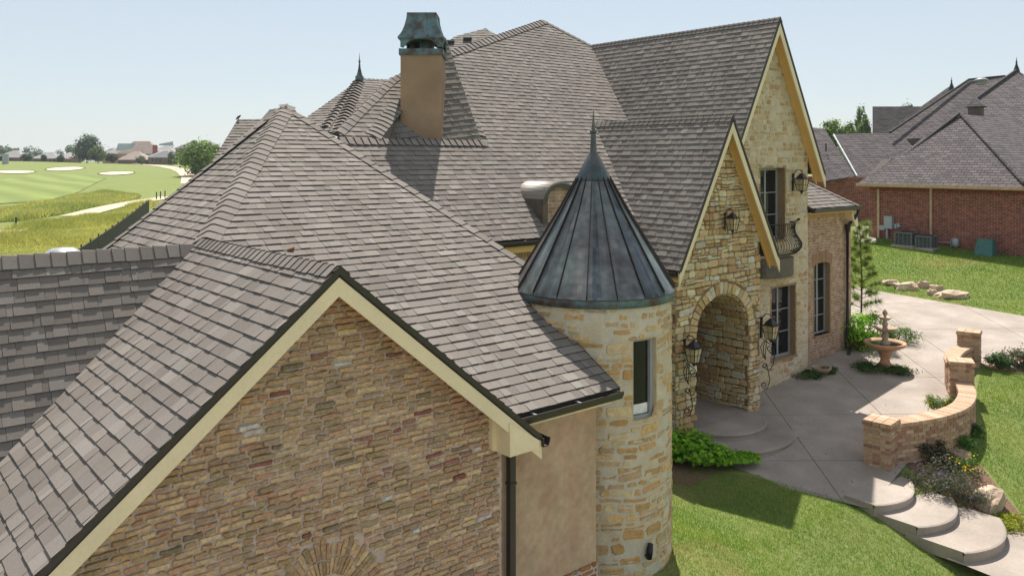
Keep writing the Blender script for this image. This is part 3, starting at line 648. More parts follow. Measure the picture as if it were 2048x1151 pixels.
# ================================================================ turret cone, chimney, dormer, far roofs
crim = TC + Vector((0, 0, ZC - 1.93)); NP = 18
cone = MB().lathe(crim, [(1.180, -0.03), (1.195, -0.150), (1.212, -0.158), (1.214, -0.045)], 60).lathe(crim, [(1.12, -0.02), (0.19, 1.56)], 40).build('turret_roof', M_COPPER2, house, True)
CDARK = [(.035, .045, .065), (.05, .055, .065), (.08, .072, .07)]; CLITE = [(.15, .165, .155), (.22, .20, .185), (.11, .11, .115), (.17, .20, .19)]; CPAL = CDARK + CLITE
M_PAN = mat('patina_pan', attr=True, rough=.34, metal=.5, nscale=2.2, namp=.45, fscale=9, famp=.3, tint=srgb(128, 140, 134), tscale=1.6, tamp=.3, bump=.12, bscale=6, bdist=.02)
M_SEAM = mat('seam_copper', srgb(66, 58, 56), rough=.45, metal=.6, namp=.2)
for i in range(NP):
    a, b = 2 * math.pi * i / NP, 2 * math.pi * (i + 1) / NP; mb = MB(); c = random.choice(CDARK if i % 2 else CLITE)
    prof = [(1.242, -0.032), (1.226, 0.013), (1.118, 0.180), (0.828, 0.655), (0.517, 1.162), (0.243, 1.647)]
    vs = []
    for r, z in prof:
        for j in range(7):
            t = a + (b - a) * (.02 + .96 * j / 6); rr = r - .012 * math.sin(math.pi * j / 6) + ru(-.002, .002)
            vs.append(crim + Vector((rr * math.cos(t), rr * math.sin(t), z)))
    mb.v = [tuple(v) for v in vs]; alt = random.choice(CPAL)
    for j in range(6):
        kj = ru(0, 1)
        for r in range(len(prof) - 1):
            kk = .65 * min(1, max(0, kj + ru(-.3, .3))); mb.f.append([r * 7 + j, r * 7 + j + 1, r * 7 + j + 8, r * 7 + j + 7]); mb.c.append(vary(tuple(x * (1 - kk) + y * kk for x, y in zip(c, alt)), .15))
    mb.build('roof_panel', M_PAN, cone, True)
    d = Vector((math.cos(a), math.sin(a), 0)); t = Vector((-math.sin(a), math.cos(a), 0)); sm = MB()
    for (r0, z0), (r1, z1) in zip(prof[1:], prof[2:]):
        p0, p1 = crim + d * r0 + Vector((0, 0, z0)), crim + d * r1 + Vector((0, 0, z1)); sm.box(p0 - t * .006 - Vector((0, 0, .01)), p1 - p0, t * .012, (d * .6 + Vector((0, 0, .8))) * .034)
    sm.build('standing_seam', M_SEAM, cone)
MB().lathe(crim, [(0.271, 1.616), (0.264, 1.647), (0.155, 1.859), (0.078, 2.006), (0.052, 2.038), (0.048, 2.049)], 28).build('collar', M_COPPER, cone, True)
fn = MB().lathe(crim, [(0.052, 2.028), (0.037, 2.323), (0.052, 2.334), (0.057, 2.365), (0.031, 2.387), (0.027, 2.429), (0.012, 2.556), (0.003, 2.703)], 8)
fn.build('finial', M_COPPER, cone)
# ---- chimney, standing square to the view
cb = onY(842, 290, 18.4); ex, ey, ez_ = CR, CF, Vector((0, 0, 1))
def cpt(x, y, z): return Vector((cb.x, cb.y, 0)) + ex * x + ey * y + Vector((0, 0, z + ZC))
cw, cd = .457, 1.1
chim = MB().box(cpt(-cw, 0, -.6), ex * 2 * cw, ey * cd, ez_ * 2.93).build('chimney', M_CHIM, house)
band = MB().box(cpt(-cw - .035, -.035, 2.32), ex * (2 * cw + .07), ey * (cd + .07), ez_ * .14).build('cap_band', M_COPPER2, chim)
def arch_panel(o, e, w, z0, z1, name):
    """copper panel with a low arched opening"""
    mb = MB(); n = 12; t = e.cross(ez_).normalized() * .03
    for i in range(n):
        x0, x1 = w * i / n, w * (i + 1) / n
        hh = lambda x: z0 + .03 if abs(x - w / 2) > w * .4 else z0 + .02 + (z1 - z0 - .05) * math.sqrt(max(0, 1 - ((x - w / 2) / (w * .4)) ** 2))
        a = [o + e * x0 + ez_ * hh(x0), o + e * x1 + ez_ * hh(x1), o + e * x1 + ez_ * z1, o + e * x0 + ez_ * z1]
        mb.prism(a, t)
    return mb.build(name, M_COPPER2, chim)
o0 = Vector((cb.x, cb.y, ZC))
arch_panel(o0 - ex * cw, ex, 2 * cw, 2.46, 2.71, 'arched_panel'); arch_panel(o0 - ex * cw + ey * (cd - .03), ex, 2 * cw, 2.46, 2.71, 'arched_panel')
arch_panel(o0 + ex * cw, ey, cd, 2.46, 2.71, 'arched_panel'); arch_panel(o0 - ex * (cw - .03), ey, cd, 2.46, 2.71, 'arched_panel')
MB().tube([cpt(.08, .5, 2.35), cpt(.08, .5, 2.75)], .17, 16).build('flue_pipe', M_COPPER2, chim, True)
MB().tube([cpt(-.2, .75, 2.35), cpt(-.2, .75, 2.75)], .13, 16).build('flue_pipe', M_DECK, chim, True)
prof = [(.055, 2.68), (.06, 2.715), (-.02, 2.84), (-.075, 2.99), (-.115, 3.16), (-.125, 3.29)]; cap_ = MB(); ring = []
for g, z in prof: ring.append([cpt(-cw - g, -g, z), cpt(cw + g, -g, z), cpt(cw + g, cd + g, z), cpt(-cw - g, cd + g, z)])
for r0, r1 in zip(ring, ring[1:]):
    for k in range(4): cap_.quad(r0[k], r0[(k + 1) % 4], r1[(k + 1) % 4], r1[k])
cap_.quad(*ring[-1]); cap_.quad(*ring[0][::-1]); cap_ = cap_.build('chimney_hood', M_COPPER2, chim)
for k in range(4):
    for f in (.33, .66):
        pts = [r[k].lerp(r[(k + 1) % 4], f) for r in ring[1:]]; MB().tube(pts, .012, 4).build('hood_seam', M_COPPER2, cap_)
# ---- barrel dormer in copper
du0, du1, dv0, dsz, drz = 11.72, 12.75, 12.98, -.85 + ZC, .36; dc, drd = (du0 + du1) / 2, (du1 - du0) / 2; mb = MB(); n = 14
M_DORM = mat('bright_aged_copper', srgb(140, 132, 122), rough=.5, metal=.35, nscale=3, namp=.25, tint=srgb(96, 92, 88), tscale=3, tamp=.5)
ar_ = []
for i in range(n + 1):
    t = math.pi * i / n; x, z = dc - drd * math.cos(t), dsz + drz * math.sin(t); vb_ = 15.6 + ((z - ZC) - .95) / .89
    ar_.append((x, z, vb_ + .05))
for (x0, z0, b0), (x1, z1, b1) in zip(ar_, ar_[1:]): mb.add([(x0, dv0 - .05, z0), (x1, dv0 - .05, z1), (x1, b1, z1), (x0, b0, z0), (x0, dv0 - .05, z0 - .04), (x1, dv0 - .05, z1 - .04)], [(0, 1, 2, 3), (4, 5, 1, 0)])
dorm = mb.build('dormer', M_DORM, house, True)
M_DSIDE = mat('dormer_copper', srgb(92, 92, 86), rough=.6, metal=.3, namp=.3, nscale=6, tint=srgb(110, 86, 66), tscale=5, tamp=.7)
for x in (du0, du1 - .03): MB().prism([(x, dv0, dsz - .62), (x, dv0, dsz), (x, 13.6, dsz)], (.03, 0, 0)).build('dormer_cheek', M_DSIDE, dorm)
fm = MB()
for i in range(n):
    (x0, z0, _), (x1, z1, _) = ar_[i], ar_[i + 1]; k = .72
    i0, i1 = (dc + (x0 - dc) * k, dsz + (z0 - dsz) * k - .02), (dc + (x1 - dc) * k, dsz + (z1 - dsz) * k - .02)
    fm.quad((x0, dv0 - .03, z0), (x1, dv0 - .03, z1), (i1[0], dv0 - .03, i1[1]), (i0[0], dv0 - .03, i0[1]))
for s in (-1, 1): fm.box((dc + s * drd - (.14 if s > 0 else 0), dv0 - .03, dsz - .6), (.14, 0, 0), (0, .02, 0), (0, 0, .6))
fm.build('dormer_face', M_DSIDE, dorm)
MB().box((du0 + .1, dv0 + .03, dsz - .6), (du1 - du0 - .2, 0, 0), (0, .02, 0), (0, 0, .85)).build('louvre_panel', M_RBRICK, dorm)
# ---- roofs further back
def px_face(ref, poly):
    """plane through three (x, y, depth) pixels; the polygon's pixels dropped onto it"""
    a, b, c = [onY(*r) for r in ref]; n = (b - a).cross(c - a); return [onp(x, y, n, a) for x, y in poly]
def px_roof(name, faces):
    mb = MB(); fl = []
    for ref, poly in faces:
        p = px_face(ref, poly); fl.append(p); slab(mb, p, .04)
    o = mb.build(name, M_DECK, house)
    for i, p in enumerate(fl): shingle_face(o, [p], (0, 0, 1), seed=50 + i + len(name))
    return o, fl
A, B_, C_, D_, E_ = (719, 160, 22), (787, 162, 23.2), (612, 236, 19.9), (656, 252, 19), (676, 266, 18.6)
s_roof, fl = px_roof('rear_hip_roof', [((A, C_, D_), [(719, 160), (590, 252), (600, 285), (656, 265)]),
    ((A, D_, E_), [(719, 160), (652, 262), (682, 272)]), ((A, E_, (760, 262, 19.4)), [(719, 160), (678, 272), (770, 272), (800, 163)])])
cap_row(s_roof, onY(652, 256, 18.9), onY(*A), dn(-1, 0, -.5), dn(1, -.6, -.5), w=.14, expo=.2, lift=.05)
cap_row(s_roof, onY(676, 266, 18.6), onY(*A), dn(-1, -.3, -.5), dn(1, -.6, -.5), w=.14, expo=.2, lift=.05)
cap_row(s_roof, onY(*A) + Vector((0, 0, .02)), onY(*B_), dn(0, -1, -.7), dn(0, 1, -.7), w=.14, expo=.18)
fp = onY(719, 163, 21.9); sq = MB().cbox(fp - Vector((0, 0, .12)), .17, .17, .26, YAW)
fin = sq.lathe(fp, [(.085, .14), (.06, .22), (.03, .36), (.018, .5), (.03, .52), (.03, .545), (.014, .56), (.01, .62), (.002, .76)], 10).build('finial', M_COPPER2, house)
vf = MB().prism([onY(778, 168, 22.3), onY(783, 168, 22.3), onY(764, 193, 21), onY(758, 193, 21)], (0, 0, .03)).build('valley_flashing', mat('bright_flashing', (.75, .73, .72), rough=.35, metal=.6), house)
px_roof('rear_gable_roof', [(((475, 240, 22.5), (345, 455, 18.2), (560, 238, 22.8)), [(475, 240), (330, 480), (480, 480), (600, 300), (570, 238)])])
b_roof, fl = px_roof('rear_main_roof', [(((905, 74, 28.5), (970, 58, 29), (930, 130, 26.5)), [(860, 118), (908, 74), (970, 58), (1012, 80), (1012, 130), (860, 140)])])
cap_row(b_roof, onY(872, 108, 28.2), onY(970, 58, 29), dn(0, -1, -.7), dn(0, 1, -.7), w=.14, expo=.2)
for x, y in ((899, 90), (934, 84)):
    p = onp(x, y, (onY(970, 58, 29) - onY(905, 74, 28.5)).cross(onY(930, 130, 26.5) - onY(905, 74, 28.5)), onY(905, 74, 28.5))
    sk = MB().box(p - CR * .12 - Vector((0, 0, .08)), CR * .26, CF * .5, (0, 0, .22)).build('roof_vent', M_IRON, house)
    MB().box(p - CR * .14 + Vector((0, 0, .142)), CR * .30, CF * .55, (0, 0, .03)).build('vent_lid', M_FRAME, sk)
dv = onY(126, 506, 10.6); MB().lathe(dv, [(.15, -.25), (.15, -.02), (.21, -.01), (.20, .02), (.13, .06), (0, .075)], 20).build('dome_vent', mat('galvanised', (.62, .62, .62), rough=.35, metal=.8), house, True)
# ---- wall lanterns
M_LGLASS = mat('seeded_lantern_glass', srgb(196, 176, 138), rough=.25, spec=.7, nscale=20, namp=.15)  # wall reflection painted into the glass as an even beige
def lantern(px, py, v, h, scroll, label):
    """black iron lantern on a backplate: hook arm, hipped cap, tapered cage of bars, glass, drop finial"""
    b = onv(px, py, v); Y = depth(b); H = h * Y / FPX; k = H / .52; root = empty('wall_lantern', b, label, 'lantern', 'iron lanterns on the front walls')
    F = Vector((0, -1, 0)); X = Vector((1, 0, 0)); Z = Vector((0, 0, 1)); P = lambda x, f, z: b + X * x * k + F * f * k + Z * z * k
    MB().box(P(-.035, .0, -.22), X * .07 * k, F * .035 * k, Z * .46 * k).build('backplate', M_IRON, root)
    arm = [P(0, .02, .1), P(0, .05, .24), P(0, .13, .33), P(0, .23, .33), P(0, .29, .26), P(0, .27, .2), P(0, .24, .23)]
    MB().tube(arm, .011 * k, 6).build('hook_arm', M_IRON, root, True)
    c0 = .26; lv = [(.17, .12), (.105, .14), (.075, .19), (.05, .23), (.012, .27)]; cp = MB(); rr = []
    for r, z in lv: rr.append([P(-r, c0 - r, z - .02), P(r, c0 - r, z - .02), P(r, c0 + r, z - .02), P(-r, c0 + r, z - .02)])
    for p0, p1 in zip(rr, rr[1:]):
        for q in range(4): cp.quad(p0[q], p0[(q + 1) % 4], p1[(q + 1) % 4], p1[q])
    cp.quad(*rr[0][::-1]); cp.build('cap', M_IRON, root)
    top, bot = .135, .085; zt, zb = .1, -.2; cage = MB()
    cor = lambda r, z: [P(-r, c0 - r, z), P(r, c0 - r, z), P(r, c0 + r, z), P(-r, c0 + r, z)]
    ct, cbm = cor(top, zt), cor(bot, zb)
    for q in range(4):
        cage.tube([ct[q], cbm[q]], .009 * k, 4); n2 = (q + 1) % 4
        m0, m1 = ct[q].lerp(ct[n2], .5), cbm[q].lerp(cbm[n2], .5); cage.tube([m0, m1], .005 * k, 4)
        a, bq = ct[q].lerp(cbm[q], .5), ct[n2].lerp(cbm[n2], .5); cage.tube([a, bq], .005 * k, 4); cage.tube([cbm[q], cbm[n2]], .009 * k, 4); cage.tube([ct[q], ct[n2]], .007 * k, 4)
    cage.build('cage', M_IRON, root)
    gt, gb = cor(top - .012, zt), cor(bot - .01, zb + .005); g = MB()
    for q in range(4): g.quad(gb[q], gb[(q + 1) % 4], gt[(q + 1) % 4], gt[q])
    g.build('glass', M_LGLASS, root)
    MB().tube([P(0, c0, -.2), P(0, c0, -.24), P(0, c0, -.29)], [.07 * k, .035 * k, .008 * k], 8).build('drop', M_IRON, root)
    if scroll:
        pts = [P(0, .03, -.22 - i * .05) + F * k * .05 * math.sin(i * .9) for i in range(4)]
        def spiral(cx_, cz, r, a0, a1, n=22):
            return [P(.0, cx_ + r * (1 - .8 * i / n) * math.cos(a0 + (a1 - a0) * i / n), cz + r * (1 - .8 * i / n) * math.sin(a0 + (a1 - a0) * i / n)) for i in range(n + 1)]
        s1 = spiral(.24, -.42, .1, math.radians(90), math.radians(-500)); s2 = spiral(.10, -.80, .085, math.radians(60), math.radians(560)); s3 = spiral(.10, -1.25, .095, math.radians(20), math.radians(-520))
        sweep = [P(0, .06, -.24), P(0, .14, -.27), P(0, .24, -.32)] + s1
        MB().tube(sweep, .010 * k, 5).build('scroll', M_IRON, root, True)
        MB().tube([P(0, .33, -.40), P(0, .35, -.55), P(0, .32, -.75), P(0, .24, -.88), P(0, .14, -.885)] + s2[6:], .010 * k, 5).build('scroll', M_IRON, root, True)
        MB().tube([P(0, .15, -.76), P(0, .2, -.95), P(0, .24, -1.1), P(0, .2, -1.22)] + s3, .010 * k, 5).build('scroll', M_IRON, root, True)
        for i in range(3): MB().tube([P(.0, .1 + i * .025, -.25), P(-.03 + i * .03, .02 + i * .05, -.42), P(0, .06 + i * .03, -.6), P(.0, .13, -.68)], .010 * k, 5).build('scroll', M_IRON, root, True)
    return root
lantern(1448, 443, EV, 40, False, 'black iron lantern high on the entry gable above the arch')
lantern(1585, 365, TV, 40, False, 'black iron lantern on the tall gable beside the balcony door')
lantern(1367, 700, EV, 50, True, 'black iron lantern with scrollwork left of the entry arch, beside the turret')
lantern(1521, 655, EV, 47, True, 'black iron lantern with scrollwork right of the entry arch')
# ---- Juliet balcony with a bellied railing and copper apron
bc = (DOOR[0] + DOOR[1]) / 2; bw_, bp_ = .80, .42; zt = onv(1570, 446, TV - .2).z; zb = onv(1570, 507, TV - .2).z
def bal(t, f, k): return Vector((bc - bw_ * f * math.cos(t), TV - .02 - bp_ * k * math.sin(t), 0))
rail = MB().tube([bal(math.pi * i / 24, 1.0, 1.0) + Vector((0, 0, zt)) for i in range(25)], .022, 6).build('balcony_rail', M_IRON, house, True)
MB().tube([bal(math.pi * i / 24, 1.0, 1.05) + Vector((0, 0, zb + .02)) for i in range(25)], .018, 6).build('bottom_rail', M_IRON, rail, True)
for i in range(1, 30):
    t = math.pi * i / 30; pts = []
    for h, f in ((0, 1.05), (.08, 1.25), (.2, 1.42), (.35, 1.42), (.5, 1.22), (.65, 1.02), (.8, .95), (1, 1)): pts.append(bal(t, 1 + (f - 1) * .4, f) + Vector((0, 0, zb + .02 + (zt - zb - .02) * h)))
    MB().tube(pts, .009, 4).build('baluster', M_IRON, rail)
MB().prism([bal(math.pi * i / 16, .95, .85) + Vector((0, 0, onv(1560, 553, TV - .2).z)) for i in range(17)], (0, 0, .48)).build('balcony_apron', M_DSIDE, house)
bt = onv(1588, 440, TV - .2); MB().tube([bt + Vector((.02, -.1, 0)), bt + Vector((-.1, -.2, .04)), bt + Vector((-.2, -.18, .0))], [.02, .04, .015], 6).build('rail_ornament', M_IRON, rail)
# turret floodlight near the ground
s_, z_ = turret_hit(1293, 1100); lp = tm(s_, z_, .05); fl_ = empty('wall_floodlight', tm(s_, z_, 0), 'small black floodlight low on the round turret wall', 'floodlight')
MB().tube([lp + Vector((0, 0, -.09)), lp + Vector((.0, -.01, .02)), lp + Vector((.01, -.02, .12))], [.045, .05, .04], 10).build('housing', M_IRON, fl_, True)
MB().tube([tm(s_, z_ - .06, -.03), lp + Vector((0, 0, -.06))], .03, 8).build('mount', M_IRON, fl_)
# pigeon on the rear ridge, dry leaf on the hip
bp0 = onY(477, 240, 22.45); bd = empty('bird', bp0, 'small dark bird perched on the rear roof ridge', 'bird')
MB().tube([bp0 + CR * x + Vector((0, 0, z)) for x, z in ((-.075, .012), (-.04, .04), (-.007, .075), (.028, .095), (.04, .115), (.05, .125), (.07, .12))], [.008, .024, .034, .03, .019, .018, .003], 8).build('body', mat('bird_plumage', (.05, .05, .05)), bd, True)
MB().tube([bp0 + CR * .0 + Vector((0, 0, -.0)), bp0 + CR * .005 + Vector((0, 0, .08))], .006, 4).build('leg', M_IRON, bd)
lf = Hv(onp(583, 503, (0, -.571, 1), Hv(5, 8)).x, onp(583, 503, (0, -.571, 1), Hv(5, 8)).y)
lo = MB().tube([lf + Vector((-.07, 0, .025)), lf + Vector((-.02, 0, .03)), lf + Vector((.03, .01, .05)), lf + Vector((.05, .02, .06))], [.006, .022, .028, .005], 6).build('dry_leaf', mat('dry_leaf', srgb(140, 96, 60)), None, True)
tag(lo, 'curled brown dry leaf lying on the hip roof behind the gable ridge', 'leaf')
# ================================================================ the ground
def sstep(a, b, x): t = max(0., min(1., (x - a) / (b - a))); return t * t * (3 - 2 * t)
def court(u, v): return .08 * (u - 16) + .06 * (v - 11.5)
def near_h(u, v):
    f = -.25 * max(0., 7.9 - v) if v > 4 else -.975 - .1 * (4 - max(v, -6.))
    e = court(max(u, 14.7), max(min(v, 22.), -2.)) + f
    if u > 30.4: e += .6 * sstep(30.4, 36.5, u)
    if u > 38: e = e - .08 * (u - 38)
    t = .33 + .03 * (min(v, 14.) - 8.4) + .7 * f
    return t + (e - t) * sstep(9.7, 12.7, u)
def ground_h(u, v):
    X, Y = u * CR.x + v * CR.y, u * CF.x + v * CF.y; r = math.hypot(u, v); z = near_h(u, v)
    if r > 22:
        k = X / max(Y, 1.) if Y > 1 else 9
        yy = max(Y, 20.)
        zl = -5.9 + .9 * sstep(40, 110, yy) + 1.7 * sstep(90, 210, yy) + 1.35 * sstep(190, 300, yy) - 5.5 * sstep(330, 1500, yy)
        zl += .5 * mnoise.noise(Vector((u * .021, v * .021, 1.))) * sstep(40, 90, yy) * (1 - sstep(300, 500, yy))
        zl += 1.25 * sstep(-.40, -.62, k) * sstep(150, 280, yy); zl += ZC; zr = min(z, 2.6) - 3 * sstep(150, 900, r)
        w = 1 - sstep(-.25, .02, k)
        if Y < 1: w = 0; zr = .5
        z = z + ((zl * w + zr * (1 - w)) - z) * sstep(22, 40, r)
    return z
def G(u, v, off=0.): return Vector((u, v, ground_h(u, v) + off))
def gpix(x, y, off=0., z0=-6.0):
    """where the view ray through a photograph pixel meets the ground"""
    r = ray(x, y); t = 2.; p = None
    while t < 3000:
        q = r * t
        if q.z + ZC < ground_h(q.x, q.y): 
            lo, hi = t / 1.03, t
            for _ in range(24):
                m = (lo + hi) / 2; q = r * m
                if q.z + ZC < ground_h(q.x, q.y): hi = m
                else: lo = m
            q = r * hi; return G(q.x, q.y, off)
        t *= 1.03
    return up(r * 600)
def grassmat(name, cols, scales=(.12, .9, 14.), bump=.6, bscale=90):
    m = bpy.data.materials.new(name); m.use_nodes = True; t = m.node_tree; N = t.nodes; L = t.links; b = N['Principled BSDF']; b.inputs['Roughness'].default_value = .95; b.inputs['Specular IOR Level'].default_value = .1
    g = N.new('ShaderNodeNewGeometry'); prev = None
    for sc, c in zip(scales, cols[1:]):
        n = N.new('ShaderNodeTexNoise'); n.inputs['Scale'].default_value = sc; n.inputs['Detail'].default_value = 5; L.new(g.outputs['Position'], n.inputs['Vector'])
        r = N.new('ShaderNodeMapRange'); r.inputs[1].default_value = .38; r.inputs[2].default_value = .64; L.new(n.outputs['Fac'], r.inputs[0])
        mx = N.new('ShaderNodeMix'); mx.data_type = 'RGBA'; L.new(r.outputs[0], mx.inputs[0])
        if prev: L.new(prev, mx.inputs[6])
        else: mx.inputs[6].default_value = (*cols[0], 1)
        mx.inputs[7].default_value = (*c, 1); prev = mx.outputs[2]
    L.new(prev, b.inputs['Base Color'])
    n = N.new('ShaderNodeTexNoise'); n.inputs['Scale'].default_value = bscale; L.new(g.outputs['Position'], n.inputs['Vector'])
    bp = N.new('ShaderNodeBump'); bp.inputs['Strength'].default_value = bump; bp.inputs['Distance'].default_value = .03; L.new(n.outputs['Fac'], bp.inputs['Height']); L.new(bp.outputs[0], b.inputs['Normal'])
    return m
M_GRASS = grassmat('lawn_turf', [(.15, .20, .05), (.19, .225, .065), (.13, .18, .045), (.22, .235, .09)])
M_FAIR = grassmat('fairway_turf', [(.19, .235, .075), (.17, .22, .06), (.21, .245, .085), (.18, .225, .065)], (.02, .06, .6), .2, 30)
wv_ = M_FAIR.node_tree; wn = wv_.nodes.new('ShaderNodeTexWave'); wn.inputs['Scale'].default_value = .05; wn.inputs['Distortion'].default_value = 1.2; wm = wv_.nodes.new('ShaderNodeMapRange'); wm.inputs[3].default_value = .86; wm.inputs[4].default_value = 1.12   # mowing stripes
wg = wv_.nodes.new('ShaderNodeNewGeometry'); wv_.links.new(wg.outputs['Position'], wn.inputs['Vector']); wv_.links.new(wn.outputs['Fac'], wm.inputs[0]); wb = wv_.nodes['Principled BSDF']; ws = wb.inputs['Base Color'].links[0].from_socket; wx = wv_.nodes.new('ShaderNodeVectorMath'); wx.operation = 'SCALE'; wv_.links.new(ws, wx.inputs[0]); wv_.links.new(wm.outputs[0], wx.inputs['Scale']); wv_.links.new(wx.outputs[0], wb.inputs['Base Color'])
M_CONC = mat('concrete', srgb(160, 148, 138), rough=.85, nscale=1.3, namp=.17, fscale=22, famp=.09, bump=.2, bscale=60, tint=srgb(144, 131, 119), tscale=.9, tamp=.65)
M_CJ = mat('concrete_joint', srgb(70, 62, 56), rough=.95)
M_PATH = mat('path_concrete', srgb(190, 170, 148), rough=.9, nscale=.6, namp=.08)
M_SAND = mat('bunker_sand', srgb(204, 186, 160), rough=.95, nscale=.4, namp=.06, famp=.05)
mb = MB(); NA = 540; rad = [0.] + [.6 * 1.031 ** i for i in range(280)]; idx = []
for r in rad:
    row = []
    for a in range(NA if r else 1):
        t = 2 * math.pi * a / NA; row.append(len(mb.v)); mb.v.append(tuple(G(r * math.cos(t), r * math.sin(t))))
    idx.append(row)
for a in range(NA): mb.f.append([idx[0][0], idx[1][a], idx[1][(a + 1) % NA]])
for i in range(1, len(rad) - 1):
    for a in range(NA): mb.f.append([idx[i][a], idx[i + 1][a], idx[i + 1][(a + 1) % NA], idx[i][(a + 1) % NA]])
mb.c = [(1, 1, 1)] * len(mb.f); tag(mb.build('ground', M_GRASS, None, True), kind='structure')
def drape(poly, step, off, hfun=None):
    """convex (u,v) polygon cut into grid cells that follow the ground"""
    p = [(q[0], q[1]) for q in poly]
    if area2(p) < 0: p = p[::-1]
    hf = hfun or (lambda u, v: ground_h(u, v)); mb = MB()
    u0, u1, v0, v1 = min(q[0] for q in p), max(q[0] for q in p), min(q[1] for q in p), max(q[1] for q in p)
    for i in range(int((u1 - u0) / step) + 1):
        for j in range(int((v1 - v0) / step) + 1):
            a, b = u0 + i * step, v0 + j * step; g = clip_poly([(a, b), (a + step, b), (a + step, b + step), (a, b + step)], p)
            if len(g) > 2: mb.add([(x, y, hf(x, y) + off) for x, y in g], [tuple(range(len(g)))])
    return mb
# ---- unseen paving added below the brick gable to keep its bounce light neutral
tag(drape([(-9, -6), (9.0, -6), (8.9, 7.4), (-9, 7.4)], .8, .02).build('bounce_paving', M_CONC), kind='structure')
# ---- concrete courtyard and driveway: slabs cut on the diagonal with open joints
cplane = (-.08, -.06, 1.)
def cpx(x, y): return onp(x, y, cplane, (16, 11.5, 0))
regions = [[(14.3, 9.7), (15.0, 7.5), (17.3, 7.85), (24.6, 9.35), (24.6, 12.35), (14.3, 12.35)],
           [(24.6, 9.35), (24.75, 8.2), (26.3, 2.0), (30.7, 2.0), (30.25, 10.0), (30.0, 15.2), (28.6, 17.5), (24.6, 12.35)]]
ch = court
court_o = MB()
for rg in regions:
    q = drape(rg, .8, .004, ch); court_o.add(q.v, q.f)
court_o = tag(court_o.build('courtyard', M_CJ), kind='structure')
cs45 = math.cos(math.radians(48)), math.sin(math.radians(48)); SL = 2.35; slabs = 0
def rot(u, v): return (u - 16) * cs45[0] + (v - 9.2) * cs45[1], -(u - 16) * cs45[1] + (v - 9.2) * cs45[0]
def unrot(a, b): return 16 + a * cs45[0] - b * cs45[1], 9.2 + a * cs45[1] + b * cs45[0]
for ri, rg in enumerate(regions):
    rr = [rot(*q) for q in rg]
    if area2(rr) < 0: rr = rr[::-1]
    S = SL if ri == 0 else SL * 1.25
    for i in range(int(min(q[0] for q in rr) / S) - 1, int(max(q[0] for q in rr) / S) + 1):
        for j in range(int(min(q[1] for q in rr) / S) - 1, int(max(q[1] for q in rr) / S) + 1):
            g_ = .007; g = clip_poly([(i * S + g_, j * S + g_), ((i + 1) * S - g_, j * S + g_), ((i + 1) * S - g_, (j + 1) * S - g_), (i * S + g_, (j + 1) * S - g_)], rr)
            if len(g) < 3 or abs(area2(g)) < .02: continue
            vs = []
            for a, b in g: u, v = unrot(a, b); vs.append(Vector((u, v, court(u, v) + .012)))
            if max(depth(q) for q in vs) > 60: continue
            MB().prism(vs, (0, 0, -.006)).build('slab', M_CONC, court_o); slabs += 1
# ---- entry steps (half-ellipses with a rounded nose)
def ell_step(cu, cv, a, b, ztop, h, name, n=36, bull=.03):
    mb = MB(); rings = []
    for da, z in ((-.02, ztop - h), (-.02, ztop - .09), (0, ztop - .075), (.012, ztop - .04), (.0, ztop - .008), (-.03, ztop)):
        rings.append([Vector((cu + (a + da) * math.cos(math.pi + math.pi * i / n), cv + (b + da) * math.sin(math.pi + math.pi * i / n), z)) for i in range(n + 1)])
    for r0, r1 in zip(rings, rings[1:]):
        for i in range(n): mb.quad(r0[i], r0[i + 1], r1[i + 1], r1[i])
    mb.add(rings[-1], [tuple(range(n + 1))]); return mb.build(name, M_CONC, None, True)
st = tag(ell_step(16.0, EV, 1.08, .95, .18, .2, 'porch_step'), 'upper rounded concrete step at the foot of the entry arch', 'step', 'rounded entry steps')
MB().box((14.95, EV - .01, -.1), (2.1, 0, 0), (0, 2.7, 0), (0, 0, .28)).build('porch_floor', M_CONC, house)
tag(ell_step(15.95, EV, 1.85, 1.6, .02, .3, 'porch_step'), 'lower wider rounded concrete step below the entry arch', 'step', 'rounded entry steps')
tag(MB().box((15.1, EV + .9, .183), (1.0, 0, 0), (0, .6, 0), (0, 0, .015)).build('door_mat', mat('mat_rubber', (.015, .015, .015), rough=.95)), 'black door mat inside the entry arch', 'mat')
# ---- garden steps going down from the walkway: each tread a thing with curved nose
def tread(vf, vb, ul, ur, z, name='garden_step', bow=.32, h=.22, dl=0.):
    n = 16; front = []
    for i in range(n + 1): t = i / n; front.append((ul + (ur - ul) * t, vf + dl * t - bow * math.sin(math.pi * min(1, t * 1.02)) ** .8 * (1 if t < .999 else 0)))
    mb = MB(); lv = []
    for off, zz in ((.0, z - h), (0, z - .06), (-.02, z - .045), (-.02, z - .015), (.012, z)):
        lv.append([Vector((u, v + off, zz)) for u, v in front])
    for r0, r1 in zip(lv, lv[1:]):
        for i in range(n): mb.quad(r0[i], r0[i + 1], r1[i + 1], r1[i])
    top = lv[-1] + [Vector((ur, vb, z)), Vector((ul, vb, z))]; mb.add(top, [tuple(range(len(top)))])
    mb.quad(Vector((ul, vb, z)), Vector((ul, vf + .012, z)), Vector((ul, vf, z - h)), Vector((ul, vb, z - h))); mb.quad(Vector((ur, vf + dl, z - h)), Vector((ur, vf + dl + .012, z)), Vector((ur, vb, z)), Vector((ur, vb, z - h)))
    return mb.build(name, M_CONC)
zt0 = court(16, 7.6) + .02
